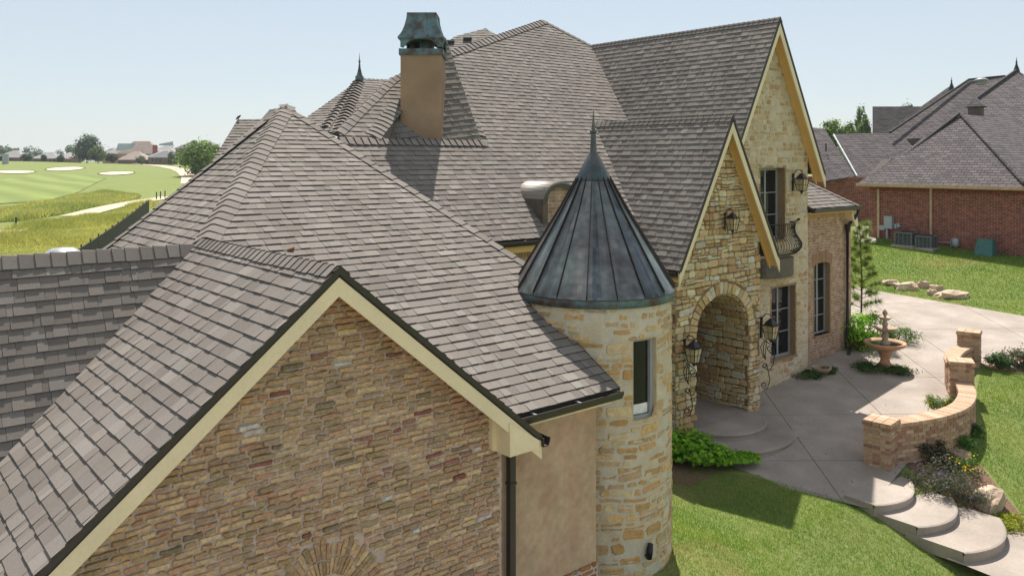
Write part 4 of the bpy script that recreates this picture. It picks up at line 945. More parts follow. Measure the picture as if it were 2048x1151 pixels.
for i, (vf, vb, ul, ur, nm) in enumerate(((7.42, 8.0, 15.0, 16.75, 'top garden step, at the foot of the nearest brick pillar'), (6.66, 7.6, 15.05, 16.85, 'middle garden step beside the lavender bed'), (5.86, 6.85, 15.02, 16.98, 'lowest rounded garden step, beside the pale boulder'))):
    tag(tread(vf, vb, ul, ur, zt0 - .16 * i, dl=.12), nm + ', pale concrete', 'step', 'garden steps')
wk = drape([(14.95, -3), (17.3, -3), (17.1, 6.2), (14.95, 6.1)], .5, 0, lambda u, v: zt0 - .48 - .05 * (6.2 - v))
tag(wk.build('walkway', M_CONC), kind='structure')
# ---- brick garden wall: three pillars and two curved lengths
M_PB = mat('garden_brick', attr=True, rough=.9, nscale=20, namp=.15, fscale=120, famp=.15, bump=.5, bscale=60, bdist=.01)
M_PM = mat('garden_mortar', srgb(184, 166, 146), rough=.95, namp=.1)
GB = [srgb(*c) for c in ((172, 138, 110), (158, 120, 98), (178, 146, 118), (186, 158, 130), (150, 110, 90), (174, 140, 112))]; GT = [srgb(*c) for c in ((186, 156, 130), (178, 144, 118), (192, 164, 138))]
gbr = Pieces('brick', M_PB)
gwall = empty('garden_wall', G(19.4, 7.7), 'curved low brick wall with three capped pillars round the courtyard', 'wall')
def pbox(parent, o, ex, ey, ez, col):
    """small brick with a tiny chamfer"""
    o, ex, ey, ez = Vector(o), Vector(ex), Vector(ey), Vector(ez); c = .006; x, y, z = ex.normalized() * c, ey.normalized() * c, ez.normalized() * c; vs = []
    for k, (zi, ins) in enumerate(((0, 1), (1, 0), (2, 0), (3, 1))):
        zz = (Vector((0, 0, 0)), z, ez - z, ez)[zi]
        for sx, sy in ((0, 0), (1, 0), (1, 1), (0, 1)):
            vs.append(o + zz + ex * sx + ey * sy + (x * (1 - 2 * sx) + y * (1 - 2 * sy)) * ins)
    fs = [(3, 2, 1, 0), (12, 13, 14, 15)] + [(k * 4 + i, k * 4 + (i + 1) % 4, k * 4 + 4 + (i + 1) % 4, k * 4 + 4 + i) for k in range(3) for i in range(4)]
    gbr.add(vs, fs, col, parent)
CH = .078
def pillar(u, v, rz, w, h):
    z0 = ground_h(u, v) - .1; c, s = math.cos(rz), math.sin(rz); ex, ey = Vector((c, s, 0)), Vector((-s, c, 0)); O = Vector((u, v, z0)); core = w - .03
    p = MB().box(O - ex * core / 2 - ey * core / 2, ex * core, ey * core, (0, 0, h + .1)).build('pillar', M_PM, gwall)
    n = int((h + .1) / CH)
    for k in range(n + 1):
        capc = k == n; ww = w + (.05 if capc else 0) + ru(-.004, .004); z = k * CH; bl = ww / 3
        for side in range(4):
            d = Matrix.Rotation(math.pi / 2 * side, 3, 'Z'); e, f = d @ ex, d @ ey; o = O - e * ww / 2 - f * ww / 2 + Vector((0, 0, z))
            lens = [bl * 1.25, bl * 1.0, bl * .75] if (k + side) % 2 else [bl * .55, bl * 1.2, bl * 1.25]; x = 0.0
            tot = ww - .10
            lens = [q * tot / sum(lens) for q in lens]; x = .10 if k % 2 else 0
            for q in lens:
                pbox(p, o + e * (x + .007), e * (q - .014), f * .095, Vector((0, 0, CH - .016)), vary(random.choice(GT if capc and rnd() < .5 else GB), .15)); x += q
    for i in range(3):
        for j in range(3):
            b = (w + .03) / 3; pbox(p, O - ex * (w + .03) / 2 - ey * (w + .03) / 2 + ex * (i * b + .003) + ey * (j * b + .003) + Vector((0, 0, (n + 1) * CH - .03)), ex * (b - .006), ey * (b - .006), Vector((0, 0, .045 + ru(0, .006))), vary(random.choice(GT), .1))
    return p
def curved_wall(pts, h, th=.34):
    P = [Vector((*q, 0)) for q in pts]; dense = []                   # Catmull-Rom through the points
    for i in range(len(P) - 1):
        p0, p1, p2, p3 = P[max(0, i - 1)], P[i], P[i + 1], P[min(len(P) - 1, i + 2)]
        for k in range(12): t = k / 12; dense.append(.5 * ((2 * p1) + (p2 - p0) * t + (2 * p0 - 5 * p1 + 4 * p2 - p3) * t * t + (3 * p1 - p0 - 3 * p2 + p3) * t ** 3))
    dense.append(P[-1]); acc = [0.]
    for a, b in zip(dense, dense[1:]): acc.append(acc[-1] + (b - a).length)
    def at(s):
        for i in range(len(acc) - 1):
            if s <= acc[i + 1] + 1e-9: f = (s - acc[i]) / (acc[i + 1] - acc[i]); d = (dense[i + 1] - dense[i]).normalized(); return dense[i].lerp(dense[i + 1], f), d
        return dense[-1], (dense[-1] - dense[-2]).normalized()
    L = acc[-1]; z0 = min(ground_h(q.x, q.y) for q in dense) - .1; z1 = max(ground_h(q.x, q.y) for q in dense); H = z1 + h - z0; n = int(H / CH); core = MB()
    for a, b in zip(dense, dense[1:]):
        d = (b - a).normalized(); nn = Vector((d.y, -d.x, 0)); core.box(a - nn * (th / 2 - .015) + Vector((0, 0, z0)), b - a, nn * (th - .03), (0, 0, n * CH))
    w = core.build('wall_length', M_PM, gwall)
    for k in range(n):
        for side in (1, -1):
            s = -.11 if k % 2 else 0
            while s < L:
                s0, s1 = max(0, s), min(L, s + .22); s += .22
                if s1 - s0 < .05: continue
                (a, d), (b, _) = at(s0), at(s1); d = (b - a).normalized(); nn = Vector((d.y, -d.x, 0)) * side
                ln = (b - a).length; o = a + nn * (th / 2 - .09) + Vector((0, 0, z0 + k * CH)) + d * .007
                pbox(w, o, d * (ln - .014), nn * (.09 + ru(-.002, .003)), Vector((0, 0, CH - .009)), vary(random.choice(GB), .15))
    s = 0
    while s < L:                                                     # rowlock cap
        (a, d), (b, _) = at(s), at(min(L, s + .075)); s += .075; nn = Vector((d.y, -d.x, 0)); e = (b - a)
        if e.length < .03: continue
        pbox(w, a - nn * (th / 2 + .02) + Vector((0, 0, z0 + n * CH)) + d * .003, d * (e.length - .006), nn * (th + .04), Vector((0, 0, .085 + ru(-.003, .004))), vary(random.choice(GT), .12))
    return w
pillar(16.9, 8.2, .12, .54, .86); pillar(21.75, 8.55, .5, .54, .9); pillar(24.35, 9.35, .25, .54, .9)
curved_wall([(17.05, 8.15), (18.2, 7.76), (19.4, 7.66), (20.6, 7.95), (21.6, 8.45)], .42); curved_wall([(21.9, 8.75), (22.6, 9.1), (23.5, 9.3), (24.2, 9.35)], .5)
# ---- three-tier fountain
M_TERRA = mat('terracotta_cast_stone', srgb(196, 150, 112), rough=.85, nscale=5, namp=.15, tint=srgb(160, 134, 112), tscale=3, tamp=.6, bump=.3, bscale=40)
M_CAST = mat('grey_cast_stone', srgb(176, 158, 138), rough=.85, nscale=5, namp=.12, tint=srgb(150, 122, 100), tscale=3, tamp=.6, bump=.3, bscale=40)
fb = cpx(1770, 737); fo = empty('fountain', fb, 'three-tiered cast stone fountain standing in the courtyard', 'fountain'); Yf = depth(fb); k = 118 * Yf / FPX / 1.7
FS = lambda pr: [(r * k, z * k) for r, z in pr]
MB().cbox(fb - Vector((0, 0, .02)), .55 * k, .55 * k, .09 * k, .5).build('plinth', M_CAST, fo)
MB().lathe(fb, FS([(.23, .06), (.22, .12), (.14, .2), (.12, .3), (.17, .42), (.2, .5), (.2, .56)]), 24).build('pedestal', M_TERRA, fo, True)
MB().lathe(fb, FS([(.1, .5), (.3, .56), (.52, .67), (.58, .74), (.56, .78), (.5, .77), (.45, .71), (.2, .66), (0, .65)]), 36).build('lower_bowl', M_TERRA, fo, True)
MB().lathe(fb, FS([(.47, .735), (0, .735)]), 36).build('water', mat('dark_water', (.02, .025, .02), rough=.05, spec=1., namp=0, famp=0), fo)
MB().lathe(fb, FS([(.17, .66), (.14, .76), (.07, .85), (.11, .97), (.07, 1.06), (.08, 1.1)]), 20).build('stem', M_CAST, fo, True)
MB().lathe(fb, FS([(.06, 1.06), (.2, 1.1), (.31, 1.17), (.33, 1.2), (.3, 1.2), (.22, 1.15), (0, 1.13)]), 28).build('middle_bowl', M_CAST, fo, True)
MB().lathe(fb, FS([(.1, 1.13), (.06, 1.2), (.085, 1.29), (.05, 1.38), (.06, 1.41)]), 16).build('stem', M_CAST, fo, True)
MB().lathe(fb, FS([(.04, 1.39), (.13, 1.42), (.185, 1.48), (.17, 1.5), (.1, 1.46), (0, 1.45)]), 24).build('upper_bowl', M_CAST, fo, True)
MB().lathe(fb, FS([(.06, 1.45), (.03, 1.5), (.06, 1.56), (.075, 1.61), (.05, 1.66), (.015, 1.71), (0, 1.72)]), 16).build('finial', M_CAST, fo, True)
pb_ = cpx(1643, 748); po = empty('planter_bowl', pb_, 'low round grey stone planter bowl beside the tall gable wall', 'planter')
MB().lathe(pb_, [(.14, 0), (.15, .06), (.24, .13), (.25, .17), (.22, .17), (.2, .12), (0, .1)], 24).build('bowl', M_CAST, po, True)
MB().lathe(pb_, [(.21, .165), (.255, .17), (.26, .2), (.22, .205), (.21, .165)], 24).build('rim', M_CAST, po, True)
# ---- boulders
M_ROCK = mat('boulder', srgb(198, 176, 152), rough=.9, nscale=2.5, namp=.2, fscale=25, famp=.2, bump=.8, bscale=8, tint=srgb(150, 124, 104), tscale=2, tamp=.6, bdist=.05)
def rock(p, sx, sy, sz, rz, label, seed):
    mb = MB(); n, m = 20, 12; vs = []
    for j in range(m + 1):
        ph = -math.pi / 2 + math.pi * j / m
        for i in range(n):
            t = 2 * math.pi * i / n; d = Vector((math.cos(ph) * math.cos(t), math.cos(ph) * math.sin(t), math.sin(ph)))
            k = 1 + .38 * mnoise.noise(d * 1.3 + Vector((seed, 0, 0))) + .24 * mnoise.noise(d * 3.2 + Vector((0, seed, 0))); d = Vector([math.copysign(abs(c) ** .72, c) for c in d]) * k
            q = Vector((d.x * sx, d.y * sy, d.z * sz)); vs.append(Vector(p) + Matrix.Rotation(rz, 3, 'Z') @ q)
    fs = [(j * n + i, j * n + (i + 1) % n, (j + 1) * n + (i + 1) % n, (j + 1) * n + i) for j in range(m) for i in range(n)]
    o = mb.add(vs, fs).build('boulder', M_ROCK); return tag(o, label, 'boulder', 'landscape boulders')
for i, (x, y, w, h, lb) in enumerate(((1783, 568, 34, 12, 'flat shaded boulder at the left end of the driveway rocks'), (1814, 577, 46, 17, 'wide pale boulder, second from left beside the driveway'), (1849, 574, 24, 17, 'upright angular boulder in the middle of the driveway rocks'), (1873, 579, 28, 14, 'low rounded boulder right of the upright one by the driveway'), (1866, 589, 22, 14, 'small boulder at the front of the driveway rocks'), (1905, 594, 54, 18, 'long rough boulder at the right end of the driveway rocks'))):
    p = gpix(x, y); Y = depth(p); s = Y / FPX; rock(p + Vector((0, 0, h * s * .1)), w * s * .5, w * s * .3, h * s * .62, -YAW + ru(-.3, .3), lb, i * 3.1)
for i, (x, y, w, h, lb) in enumerate(((1978, 1012, 66, 52, 'pale pointed boulder beside the garden steps'), (1922, 905, 44, 14, 'flat pale stone at the edge of the planting bed'))):
    p = gpix(x, y); Y = depth(p); s = Y / FPX; rock(p + Vector((0, 0, h * s * .05)), w * s * .5, w * s * .35, h * s * .6, -YAW + .6, lb, 20 + i * 2.7)
# ================================================================ plants
def np_mesh(name, V, F, C, m, parent=None):
    """V (n,3), F (k,3|4), C (k,3): fast mesh with face colours"""
    me = bpy.data.meshes.new(name); k, w = F.shape; me.vertices.add(len(V)); me.vertices.foreach_set('co', V.astype(np.float32).ravel())
    me.loops.add(k * w); me.loops.foreach_set('vertex_index', F.astype(np.int32).ravel()); me.polygons.add(k)
    me.polygons.foreach_set('loop_start', np.arange(0, k * w, w, dtype=np.int32)); me.polygons.foreach_set('loop_total', np.full(k, w, dtype=np.int32))
    ca = me.attributes.new('Col', 'FLOAT_COLOR', 'FACE'); ca.data.foreach_set('color', np.concatenate([C, np.ones((k, 1))], 1).astype(np.float32).ravel())
    me.materials.append(m); me.update(calc_edges=True); return link(bpy.data.objects.new(name, me), parent)
RG = np.random.default_rng(5)
def leaf_quads(P, N, size, col, var, aspect=.55):
    """one folded-free diamond leaf per point, normal N, random spin; returns V,F,C"""
    n = len(P); t = RG.normal(size=(n, 3)); t -= (t * N).sum(1, keepdims=True) * N; t /= np.linalg.norm(t, axis=1, keepdims=True) + 1e-9; b = np.cross(N, t)
    s = size * RG.uniform(.6, 1.3, (n, 1)); V = np.empty((n, 4, 3)); V[:, 0] = P - t * s; V[:, 1] = P + b * s * aspect + N * s * .12; V[:, 2] = P + t * s; V[:, 3] = P - b * s * aspect + N * s * .12
    C = np.array(col)[RG.integers(0, len(col), n)] * RG.uniform(1 - var, 1 + var, (n, 1)); F = np.arange(4 * n).reshape(n, 4); return V.reshape(-1, 3), F, C
def crown_points(c, r, n, clumps, lump=.33, hollow=.35, flat=0.):
    """points gathered in clumps near the surface of an ellipsoid"""
    c, r = np.array(c), np.array(r); d = RG.normal(size=(clumps, 3)); d /= np.linalg.norm(d, axis=1, keepdims=True); rad = RG.uniform(hollow, 1., (clumps, 1)) ** .6
    cc = d * rad * (1 - lump * .6); k = RG.integers(0, clumps, n); e = RG.normal(size=(n, 3)) * lump * RG.uniform(.5, 1.2, (clumps, 1))[k] * .55
    p = cc[k] + e; N = p + RG.normal(size=(n, 3)) * .55; N[:, 2] += .35; N /= np.linalg.norm(N, axis=1, keepdims=True); return c + p * r, N
M_LEAF = leafmat('leaf', (1, 1, 1))
M_BARK = mat('bark', srgb(92, 76, 62), rough=.95, nscale=10, namp=.3, bump=.6, bscale=30)
GREENS = [(.035, .075, .014), (.05, .10, .018), (.065, .12, .022), (.03, .06, .016)]
LIME = [(.22, .44, .02), (.17, .37, .018), (.28, .48, .03), (.13, .30, .018)]
def tree(name, base, h, r, label, cols=GREENS, n=3000, leaf=.2, clumps=26, trunk=.35, group=None, tr=None):
    b = Vector(base); root = empty(name, b, label, 'tree', group); cz = h * (trunk + (1 - trunk) * .5); rz = h * (1 - trunk) * .55; tr = tr or h * .022; lm = MB()
    lm.tube([b - Vector((0, 0, .1)), b + Vector((ru(-.02, .02) * h, ru(-.02, .02) * h, h * .35)), b + Vector((ru(-.03, .03) * h, ru(-.03, .03) * h, h * .8))], [tr, tr * .7, tr * .2], 7)
    for i in range(6):
        a = i * 1.05 + ru(-.3, .3); z0 = h * ru(.28, .6); e = b + Vector((math.cos(a) * r * .7, math.sin(a) * r * .7, z0 + h * ru(.12, .28))); lm.tube([b + Vector((0, 0, z0)), b.lerp(e, .5) + Vector((0, 0, z0 * .55)), e], [tr * .4, tr * .25, tr * .08], 5)
    lm.build('trunk', M_BARK, root); P, N = crown_points(b + Vector((0, 0, cz)), (r, r, rz), n, clumps); V, F, C = leaf_quads(P, N, leaf, cols, .35); np_mesh('crown', V, F, C, M_LEAF, root); return root
def shrub(name, base, rx, rz, label, cols, n=900, leaf=.05, clumps=16, group=None, cat='shrub', flowers=None, aspect=.5, lump=.4):
    b = Vector(base); root = empty(name, b, label, cat, group); P, N = crown_points(b + Vector((0, 0, rz * .55)), (rx, rx, rz * .75), n, clumps, lump=lump); P[:, 2] = np.maximum(P[:, 2], b.z - .02)
    V, F, C = leaf_quads(P, N, leaf, cols, .35, aspect); np_mesh('foliage', V, F, C, M_LEAF, root)
    st = MB()
    for i in range(7): a = ru(0, 6.28); st.tube([b - Vector((0, 0, .03)), b + Vector((math.cos(a) * rx * .5, math.sin(a) * rx * .5, rz * .7))], [.012, .005], 4)
    st.build('stem', M_BARK, root)
    if flowers:
        fc, fn, fs = flowers; P, N = crown_points(b + Vector((0, 0, rz * .85)), (rx, rx, rz * .6), fn, clumps, hollow=.8); V, F, C = leaf_quads(P, N, fs, fc, .2, .8); np_mesh('blossom', V, F, C, M_LEAF, root)
    return root
def blades(name, pts, h, w, cols, var, lean, m=M_LEAF, tall=1.):
    """grass: one bent triangle per point; pts (n,3), h per point"""
    n = len(pts); a = RG.uniform(0, 6.283, n); d = np.stack([np.cos(a), np.sin(a), np.zeros(n)], 1); pdir = np.stack([-d[:, 1], d[:, 0], np.zeros(n)], 1); hh = h * RG.uniform(.55, 1.3, (n, 1))
    ln = RG.normal(size=(n, 2)) * lean; tip = pts + np.concatenate([ln * hh, hh], 1); V = np.stack([pts - pdir * w, pts + pdir * w, tip], 1).reshape(-1, 3); F = np.arange(3 * n).reshape(n, 3)
    return V, F, np.asarray(cols) * RG.uniform(1 - var, 1 + var, (n, 1))
def fbm(u, v, s): return np.array([mnoise.noise(Vector((a * s, b * s, 7.))) for a, b in zip(u, v)])
def lawn(name, polys, dens, h, w, label):
    Vs, Fs, Cs, k = [], [], [], 0
    for poly in polys:
        p = [(q[0], q[1]) for q in poly]; p = p[::-1] if area2(p) < 0 else p; us, vs_ = [q[0] for q in p], [q[1] for q in p]; n = int((max(us) - min(us)) * (max(vs_) - min(vs_)) * dens)
        u, v = RG.uniform(min(us), max(us), n), RG.uniform(min(vs_), max(vs_), n); ok = np.ones(n, bool)
        ok[:] = False
        for i in range(len(p)): (x0, y0), (x1, y1) = p[i - 1], p[i]; ok ^= ((y0 > v) != (y1 > v)) & (u < (x1 - x0) * (v - y0) / (y1 - y0 + 1e-12) + x0)
        u, v = u[ok], v[ok]; z = np.array([ground_h(a, b) for a, b in zip(u, v)]); f = fbm(u, v, .8) + .6 * fbm(u, v, 3.1); f = np.clip(f * .9 + .5, 0, 1)[:, None]
        base = np.array([.105, .235, .018]) * (1 - f) + np.array([.21, .30, .04]) * f; dry = np.clip(fbm(u + 40, v, .45) * 2.2 + .8 * fbm(u, v, 1.7) - .55, 0, 1)[:, None]; base = base * (1 - dry) + np.array([.36, .30, .15]) * dry
        V, F, C = blades(name, np.stack([u, v, z - .005], 1), h, w, base, .35, .45); Vs.append(V); Fs.append(F + k); Cs.append(C); k += len(V)
    return tag(np_mesh(name, np.concatenate(Vs), np.concatenate(Fs), np.concatenate(Cs), M_LEAF), label, 'grass', kind='stuff')
lawn('lawn_grass', [[(9.05, 3.2), (14.95, 3.2), (14.98, 7.6), (14.65, 9.2), (13.9, 10.6), (9.5, 10.9), (9.2, 7.2)]], 3600, .045, .0035, 'short green lawn between the turret and the walkway')
lawn('lawn_grass', [[(17.4, 3.0), (26.2, 3.0), (24.85, 8.0), (24.3, 9.0), (22.3, 8.4), (20.9, 7.75), (19.8, 7.35), (18.6, 7.3), (18.75, 6.85), (17.75, 5.75), (17.2, 5.4)]], 1500, .05, .006, 'sunlit green lawn outside the curved brick wall')
nl = [(30.05, 15.3), (30.3, 10.0), (30.8, 3.0), (36.7, 3.0), (36.7, 18.4), (34.0, 19.6)]
lawn('lawn_grass', [nl], 900, .06, .009, 'sloping green lawn below the neighbouring red brick house')
# ---- bark mulch in the beds
M_MULCH = mat('bark_mulch', srgb(120, 92, 74), rough=.95, nscale=30, namp=.5, fscale=120, famp=.4, bump=1., bscale=60, bdist=.03)
bed = drape([(17.05, 5.5), (17.8, 5.9), (18.75, 6.95), (18.5, 7.6), (17.25, 7.9), (17.0, 7.2)], .25, .012); tag(bed.build('planting_bed', M_MULCH), kind='structure')
bed = drape([(24.2, 8.7), (24.7, 9.2), (24.95, 8.0), (25.4, 6.5)], .3, .012); tag(bed.build('planting_bed', M_MULCH), kind='structure')
bed = drape([(13.0, 10.1), (14.3, 10.2), (14.4, 11.4), (12.6, 11.4)], .25, .012); tag(bed.build('planting_bed', M_MULCH), kind='structure')
PUR = [(.10, .11, .07), (.08, .10, .06), (.12, .10, .13)]; YEL = [(.75, .50, .03), (.8, .6, .05)]
def sp(x, y): return gpix(x, y)
sweet = [(1350, 922, .5, .55), (1378, 925, .52, .55), (1405, 930, .48, .45), (1432, 930, .42, .32), (1460, 928, .38, .2), (1488, 929, .3, .15)]
vine = empty('sweet_potato_vine', sp(1400, 935), 'bright lime green trailing vine at the turret foot beside the steps', 'plant')
Vs, Fs, Cs, k = [], [], [], 0
for x, y, r, h in sweet:
    P, N = crown_points(sp(x, y) + Vector((0, 0, h * .5)), (r, r, h * .7), 1100, 24, lump=.42); N[:, 2] += .6; N /= np.linalg.norm(N, axis=1, keepdims=True); P[:, 2] = np.maximum(P[:, 2], .0)
    V, F, C = leaf_quads(P, N, .058, LIME, .25, .85); Vs.append(V); Fs.append(F + k); Cs.append(C); k += len(V)
np_mesh('foliage', np.concatenate(Vs), np.concatenate(Fs), np.concatenate(Cs), M_LEAF, vine)
bl_ = [(.06, .14, .02), (.05, .11, .02), (.08, .16, .03)]
shrub('lime_shrub', sp(1722, 690), .95, .9, 'lime green leafy shrub behind the fountain, at the wing corner', LIME, 2200, .055)
shrub('feathery_shrub', sp(1712, 698), .55, .45, 'olive feathery low shrub at the foot of the wing downspout', [(.09, .10, .035), (.11, .12, .05)], 1800, .05, aspect=.15)
shrub('low_shrub', sp(1795, 682), .62, .42, 'mid green low shrub right of the fountain top', [(.07, .14, .025), (.09, .17, .03)], 1800, .05, aspect=.2)
shrub('fountain_grass', sp(1748, 740), .55, .16, 'dark green groundcover left of the fountain foot', bl_, 1500, .045, cat='groundcover', aspect=.25)
shrub('fountain_grass', sp(1798, 745), .45, .14, 'dark green groundcover right of the fountain foot', bl_, 1100, .045, cat='groundcover', aspect=.25)
shrub('wall_groundcover', sp(1612, 752), .5, .14, 'green groundcover along the tall gable wall left of the planter', bl_, 1100, .045, cat='groundcover', aspect=.25)
shrub('wall_groundcover', sp(1660, 745), .28, .12, 'green groundcover just right of the planter bowl', bl_, 600, .045, cat='groundcover', aspect=.25)
shrub('daylily', cpx(1880, 832), .42, .42, 'yellow-flowered daylily clump inside the curved wall', [(.11, .18, .03), (.14, .2, .05)], 1100, .10, aspect=.09, flowers=(YEL, 22, .035))
shrub('lavender', sp(1880, 985), .62, .5, 'large purple-grey flowering bush beside the garden steps', PUR + [(.09, .12, .05)], 3600, .035, aspect=.22, flowers=([(.11, .08, .17), (.13, .1, .2)], 200, .02))
shrub('lavender', sp(1942, 1005), .42, .3, 'smaller purple-grey bush against the pale boulder', PUR + [(.09, .12, .05)], 1800, .03, aspect=.22, flowers=([(.11, .08, .17)], 70, .018))
shrub('coreopsis', sp(1930, 948), .4, .3, 'yellow-flowered green bush in the planting bed', bl_, 1500, .032, aspect=.3, flowers=(YEL, 90, .022))
shrub('dark_shrub', sp(1862, 920), .42, .36, 'dark purple-green shrub close under the brick wall', [(.06, .055, .035), (.08, .07, .045), (.05, .08, .025)], 1400, .035)
shrub('fern_clump', sp(1915, 895), .48, .25, 'fresh green low clump next to the flat pale stone', [(.07, .17, .02), (.09, .2, .03)], 1500, .035, aspect=.3)
shrub('sedum', sp(2005, 1045), .55, .12, 'yellow-green sedum mat spreading right of the boulder', [(.28, .30, .03), (.22, .26, .03)], 1600, .03, cat='groundcover')
shrub('wall_foot_shrub', sp(1942, 872), .3, .22, 'small dark green tuft at the end of the curved wall', bl_, 700, .035)
shrub('round_shrub', sp(2003, 737), .42, .38, 'rounded green shrub beyond the farthest brick pillar', [(.05, .10, .02), (.06, .12, .03)], 1500, .035)
shrub('pink_shrub', sp(2036, 735), .5, .42, 'pink-tinged flowering shrub at the right edge', [(.08, .11, .04), (.12, .1, .08)], 1500, .035, flowers=([(.45, .25, .3)], 120, .025))
# young pine at the wing corner
pp0 = sp(1722, 668); pine = empty('young_pine', pp0, 'young feathery pine tree growing by the wing corner', 'tree'); lm = MB()
ph = 225 * depth(pp0) / FPX; lm.tube([pp0 - Vector((0, 0, .1)), pp0 + Vector((.05, 0, ph * .5)), pp0 + Vector((0, .05, ph))], [.035, .025, .008], 6); Vs, Fs, Cs, k = [], [], [], 0
for i in range(40):
    z = ph * (.22 + .76 * i / 40); a = i * 2.4; L = (.8 - .58 * i / 40) * ru(.6, 1.0) * .85; e = pp0 + Vector((math.cos(a) * L, math.sin(a) * L, z + L * .35)); s = pp0 + Vector((0, 0, z)); lm.tube([s, e], [.012, .005], 4)
    for f in (.55, .8, 1.): 
        c = np.array(s.lerp(e, f)); n = 85; d = RG.normal(size=(n, 3)) + np.array([math.cos(a), math.sin(a), .5]) * .8; d /= np.linalg.norm(d, axis=1, keepdims=True); w = np.cross(d, RG.normal(size=(n, 3))); w /= np.linalg.norm(w, axis=1, keepdims=True)
        V = np.stack([np.broadcast_to(c, (n, 3)) - w * .005, np.broadcast_to(c, (n, 3)) + w * .005, c + d * RG.uniform(.14, .27, (n, 1))], 1).reshape(-1, 3); Vs.append(V); Fs.append(np.arange(3 * n).reshape(n, 3) + k); Cs.append(np.array([.19, .27, .075]) * RG.uniform(.6, 1.4, (n, 1))); k += 3 * n
lm.build('trunk', M_BARK, pine); np_mesh('crown', np.concatenate(Vs), np.concatenate(Fs), np.concatenate(Cs), M_LEAF, pine)

# fallen leaves on the paving
n = 260; lu, lv = RG.uniform(14.6, 24.4, n), RG.uniform(7.9, 11.9, n); ok = (lv > 7.9 + (lu - 14.6) * .16); lu, lv = lu[ok], lv[ok]; P = np.stack([lu, lv, .08 * (lu - 16) + .06 * (lv - 11.5) + .018], 1); N = RG.normal(size=P.shape) * .2; N[:, 2] = 1; N /= np.linalg.norm(N, axis=1, keepdims=True)
V, F, C = leaf_quads(P, N, .02, [(.16, .10, .05), (.10, .07, .04), (.22, .16, .07)], .3); tag(np_mesh('leaf_litter', V, F, C, M_LEAF), 'scattered dry leaves on the courtyard paving', 'leaves', kind='stuff')
# ================================================================ neighbouring red brick house
M_NBRICK = brick_mat(bpy.data.materials.new('red_brick'), srgb(140, 80, 66), srgb(98, 58, 52), srgb(160, 134, 122), 3.4, .75, .26, .03, axis='YZ', var=.25)
M_NROOF = brick_mat(bpy.data.materials.new('grey_shingles_far'), srgb(108, 100, 100), srgb(84, 78, 80), srgb(40, 37, 38), 1.0, .30, .105, .012, axis='YZ', bump=.8, var=.12)
M_NROOF2 = brick_mat(bpy.data.materials.new('grey_shingles_side'), srgb(108, 100, 100), srgb(84, 78, 80), srgb(40, 37, 38), 1.0, .30, .105, .012, axis='XZ', bump=.8, var=.12)
M_TAN = mat('tan_trim', srgb(176, 150, 122), rough=.6)
M_DORB = mat('shaded_siding', srgb(58, 48, 42), rough=.8)  # brown darkened so the dormer ends carry the recess shade in their colour
M_FLASH = mat('bright_valley_metal', (.72, .72, .74), rough=.4, metal=.5)
nb = empty('neighbour_house', W(40, 15, -3.9), 'dark-roofed red brick house across the driveway', 'house')
NU = 36.8; ne = -1.1
nw = MB().box(W(NU, 10.2, -4.6), (.3, 0, 0), (0, 8.25, 0), (0, 0, 3.5)).build('wall', M_NBRICK, nb)
sc2 = MB()
for i in range(95): sc2.box(W(NU - .012, 10.25 + i * .086, ne - .31), (.02, 0, 0), (0, .072, 0), (0, 0, .2), vary(srgb(128, 74, 58), .2))
sc2.build('soldier_course', M_BRICK, nb)
MB().box(W(NU + .3, 18.15, -4.6), (8, 0, 0), (0, .3, 0), (0, 0, 3.5)).build('wall', M_NBRICK, nb)
MB().box(W(43.6, 18.4, -4.6), (.3, 0, 0), (0, 12, 0), (0, 0, 3.6)).build('wall', M_NBRICK, nb)
def nroof(pts, m=M_NROOF, name='roof'):
    p = [Vector(q) for q in pts]; return MB().prism(p, (0, 0, -.08)).build(name, m, nb)
PK = W(40.66, 16.0, 2.09)
nroof([W(36.38, 18.75, ne), W(36.38, 11.7, ne), PK]); nroof([PK, W(36.38, 11.7, ne), W(47, 11.7, ne), W(47, 16, 2.09)], M_NROOF2); nroof([PK, W(47, 16, 2.09), W(47, 18.75, ne), W(36.38, 18.75, ne)], M_NROOF2)
MB().box(W(36.3, 11.6, ne - .13), (.1, 0, 0), (0, 7.2, 0), (0, 0, .13)).build('gutter', M_TAN, nb)
MB().box(W(36.4, 11.7, ne - .15), (.45, 0, 0), (0, 7.0, 0), (0, 0, .04)).build('soffit', M_TAN, nb)
def nface(ref, poly, m=M_NROOF): return nroof(px_face(ref, poly), m)
nface(((1714, 352, 46), (1667, 268, 49.5), (1938, 160, 55)), [(1667, 268), (1780, 266), (1938, 160), (2012, 153), (2050, 160), (2050, 330), (1920, 250), (1745, 365), (1712, 352)])
nface(((1648, 257, 50), (1655, 361, 45), (1712, 352, 46)), [(1625, 255), (1648, 257), (1712, 352), (1652, 361), (1625, 361)])
nface(((2033, 141, 50), (1950, 203, 46), (2048, 268, 43)), [(2033, 141), (1948, 201), (1985, 268), (1992, 300), (2060, 360), (2070, 160)])
nface(((1768, 266, 52), (1897, 174, 60), (1810, 266, 53)), [(1768, 266), (1897, 174), (1916, 183), (1805, 270)])
nface(((1745, 213, 75), (1840, 213, 76), (1745, 268, 73)), [(1745, 213), (1842, 213), (1790, 270), (1745, 270)])
def npx_tube(pts, r, m, name): return MB().tube([onY(*q) for q in pts], r, 6).build(name, m, nb)
npx_tube([(1667, 269, 49.3), (1714, 352, 45.8)], .05, M_FLASH, 'valley_flashing'); npx_tube([(1938, 208, 45.5), (1953, 197, 46)], .05, M_FLASH, 'valley_flashing')
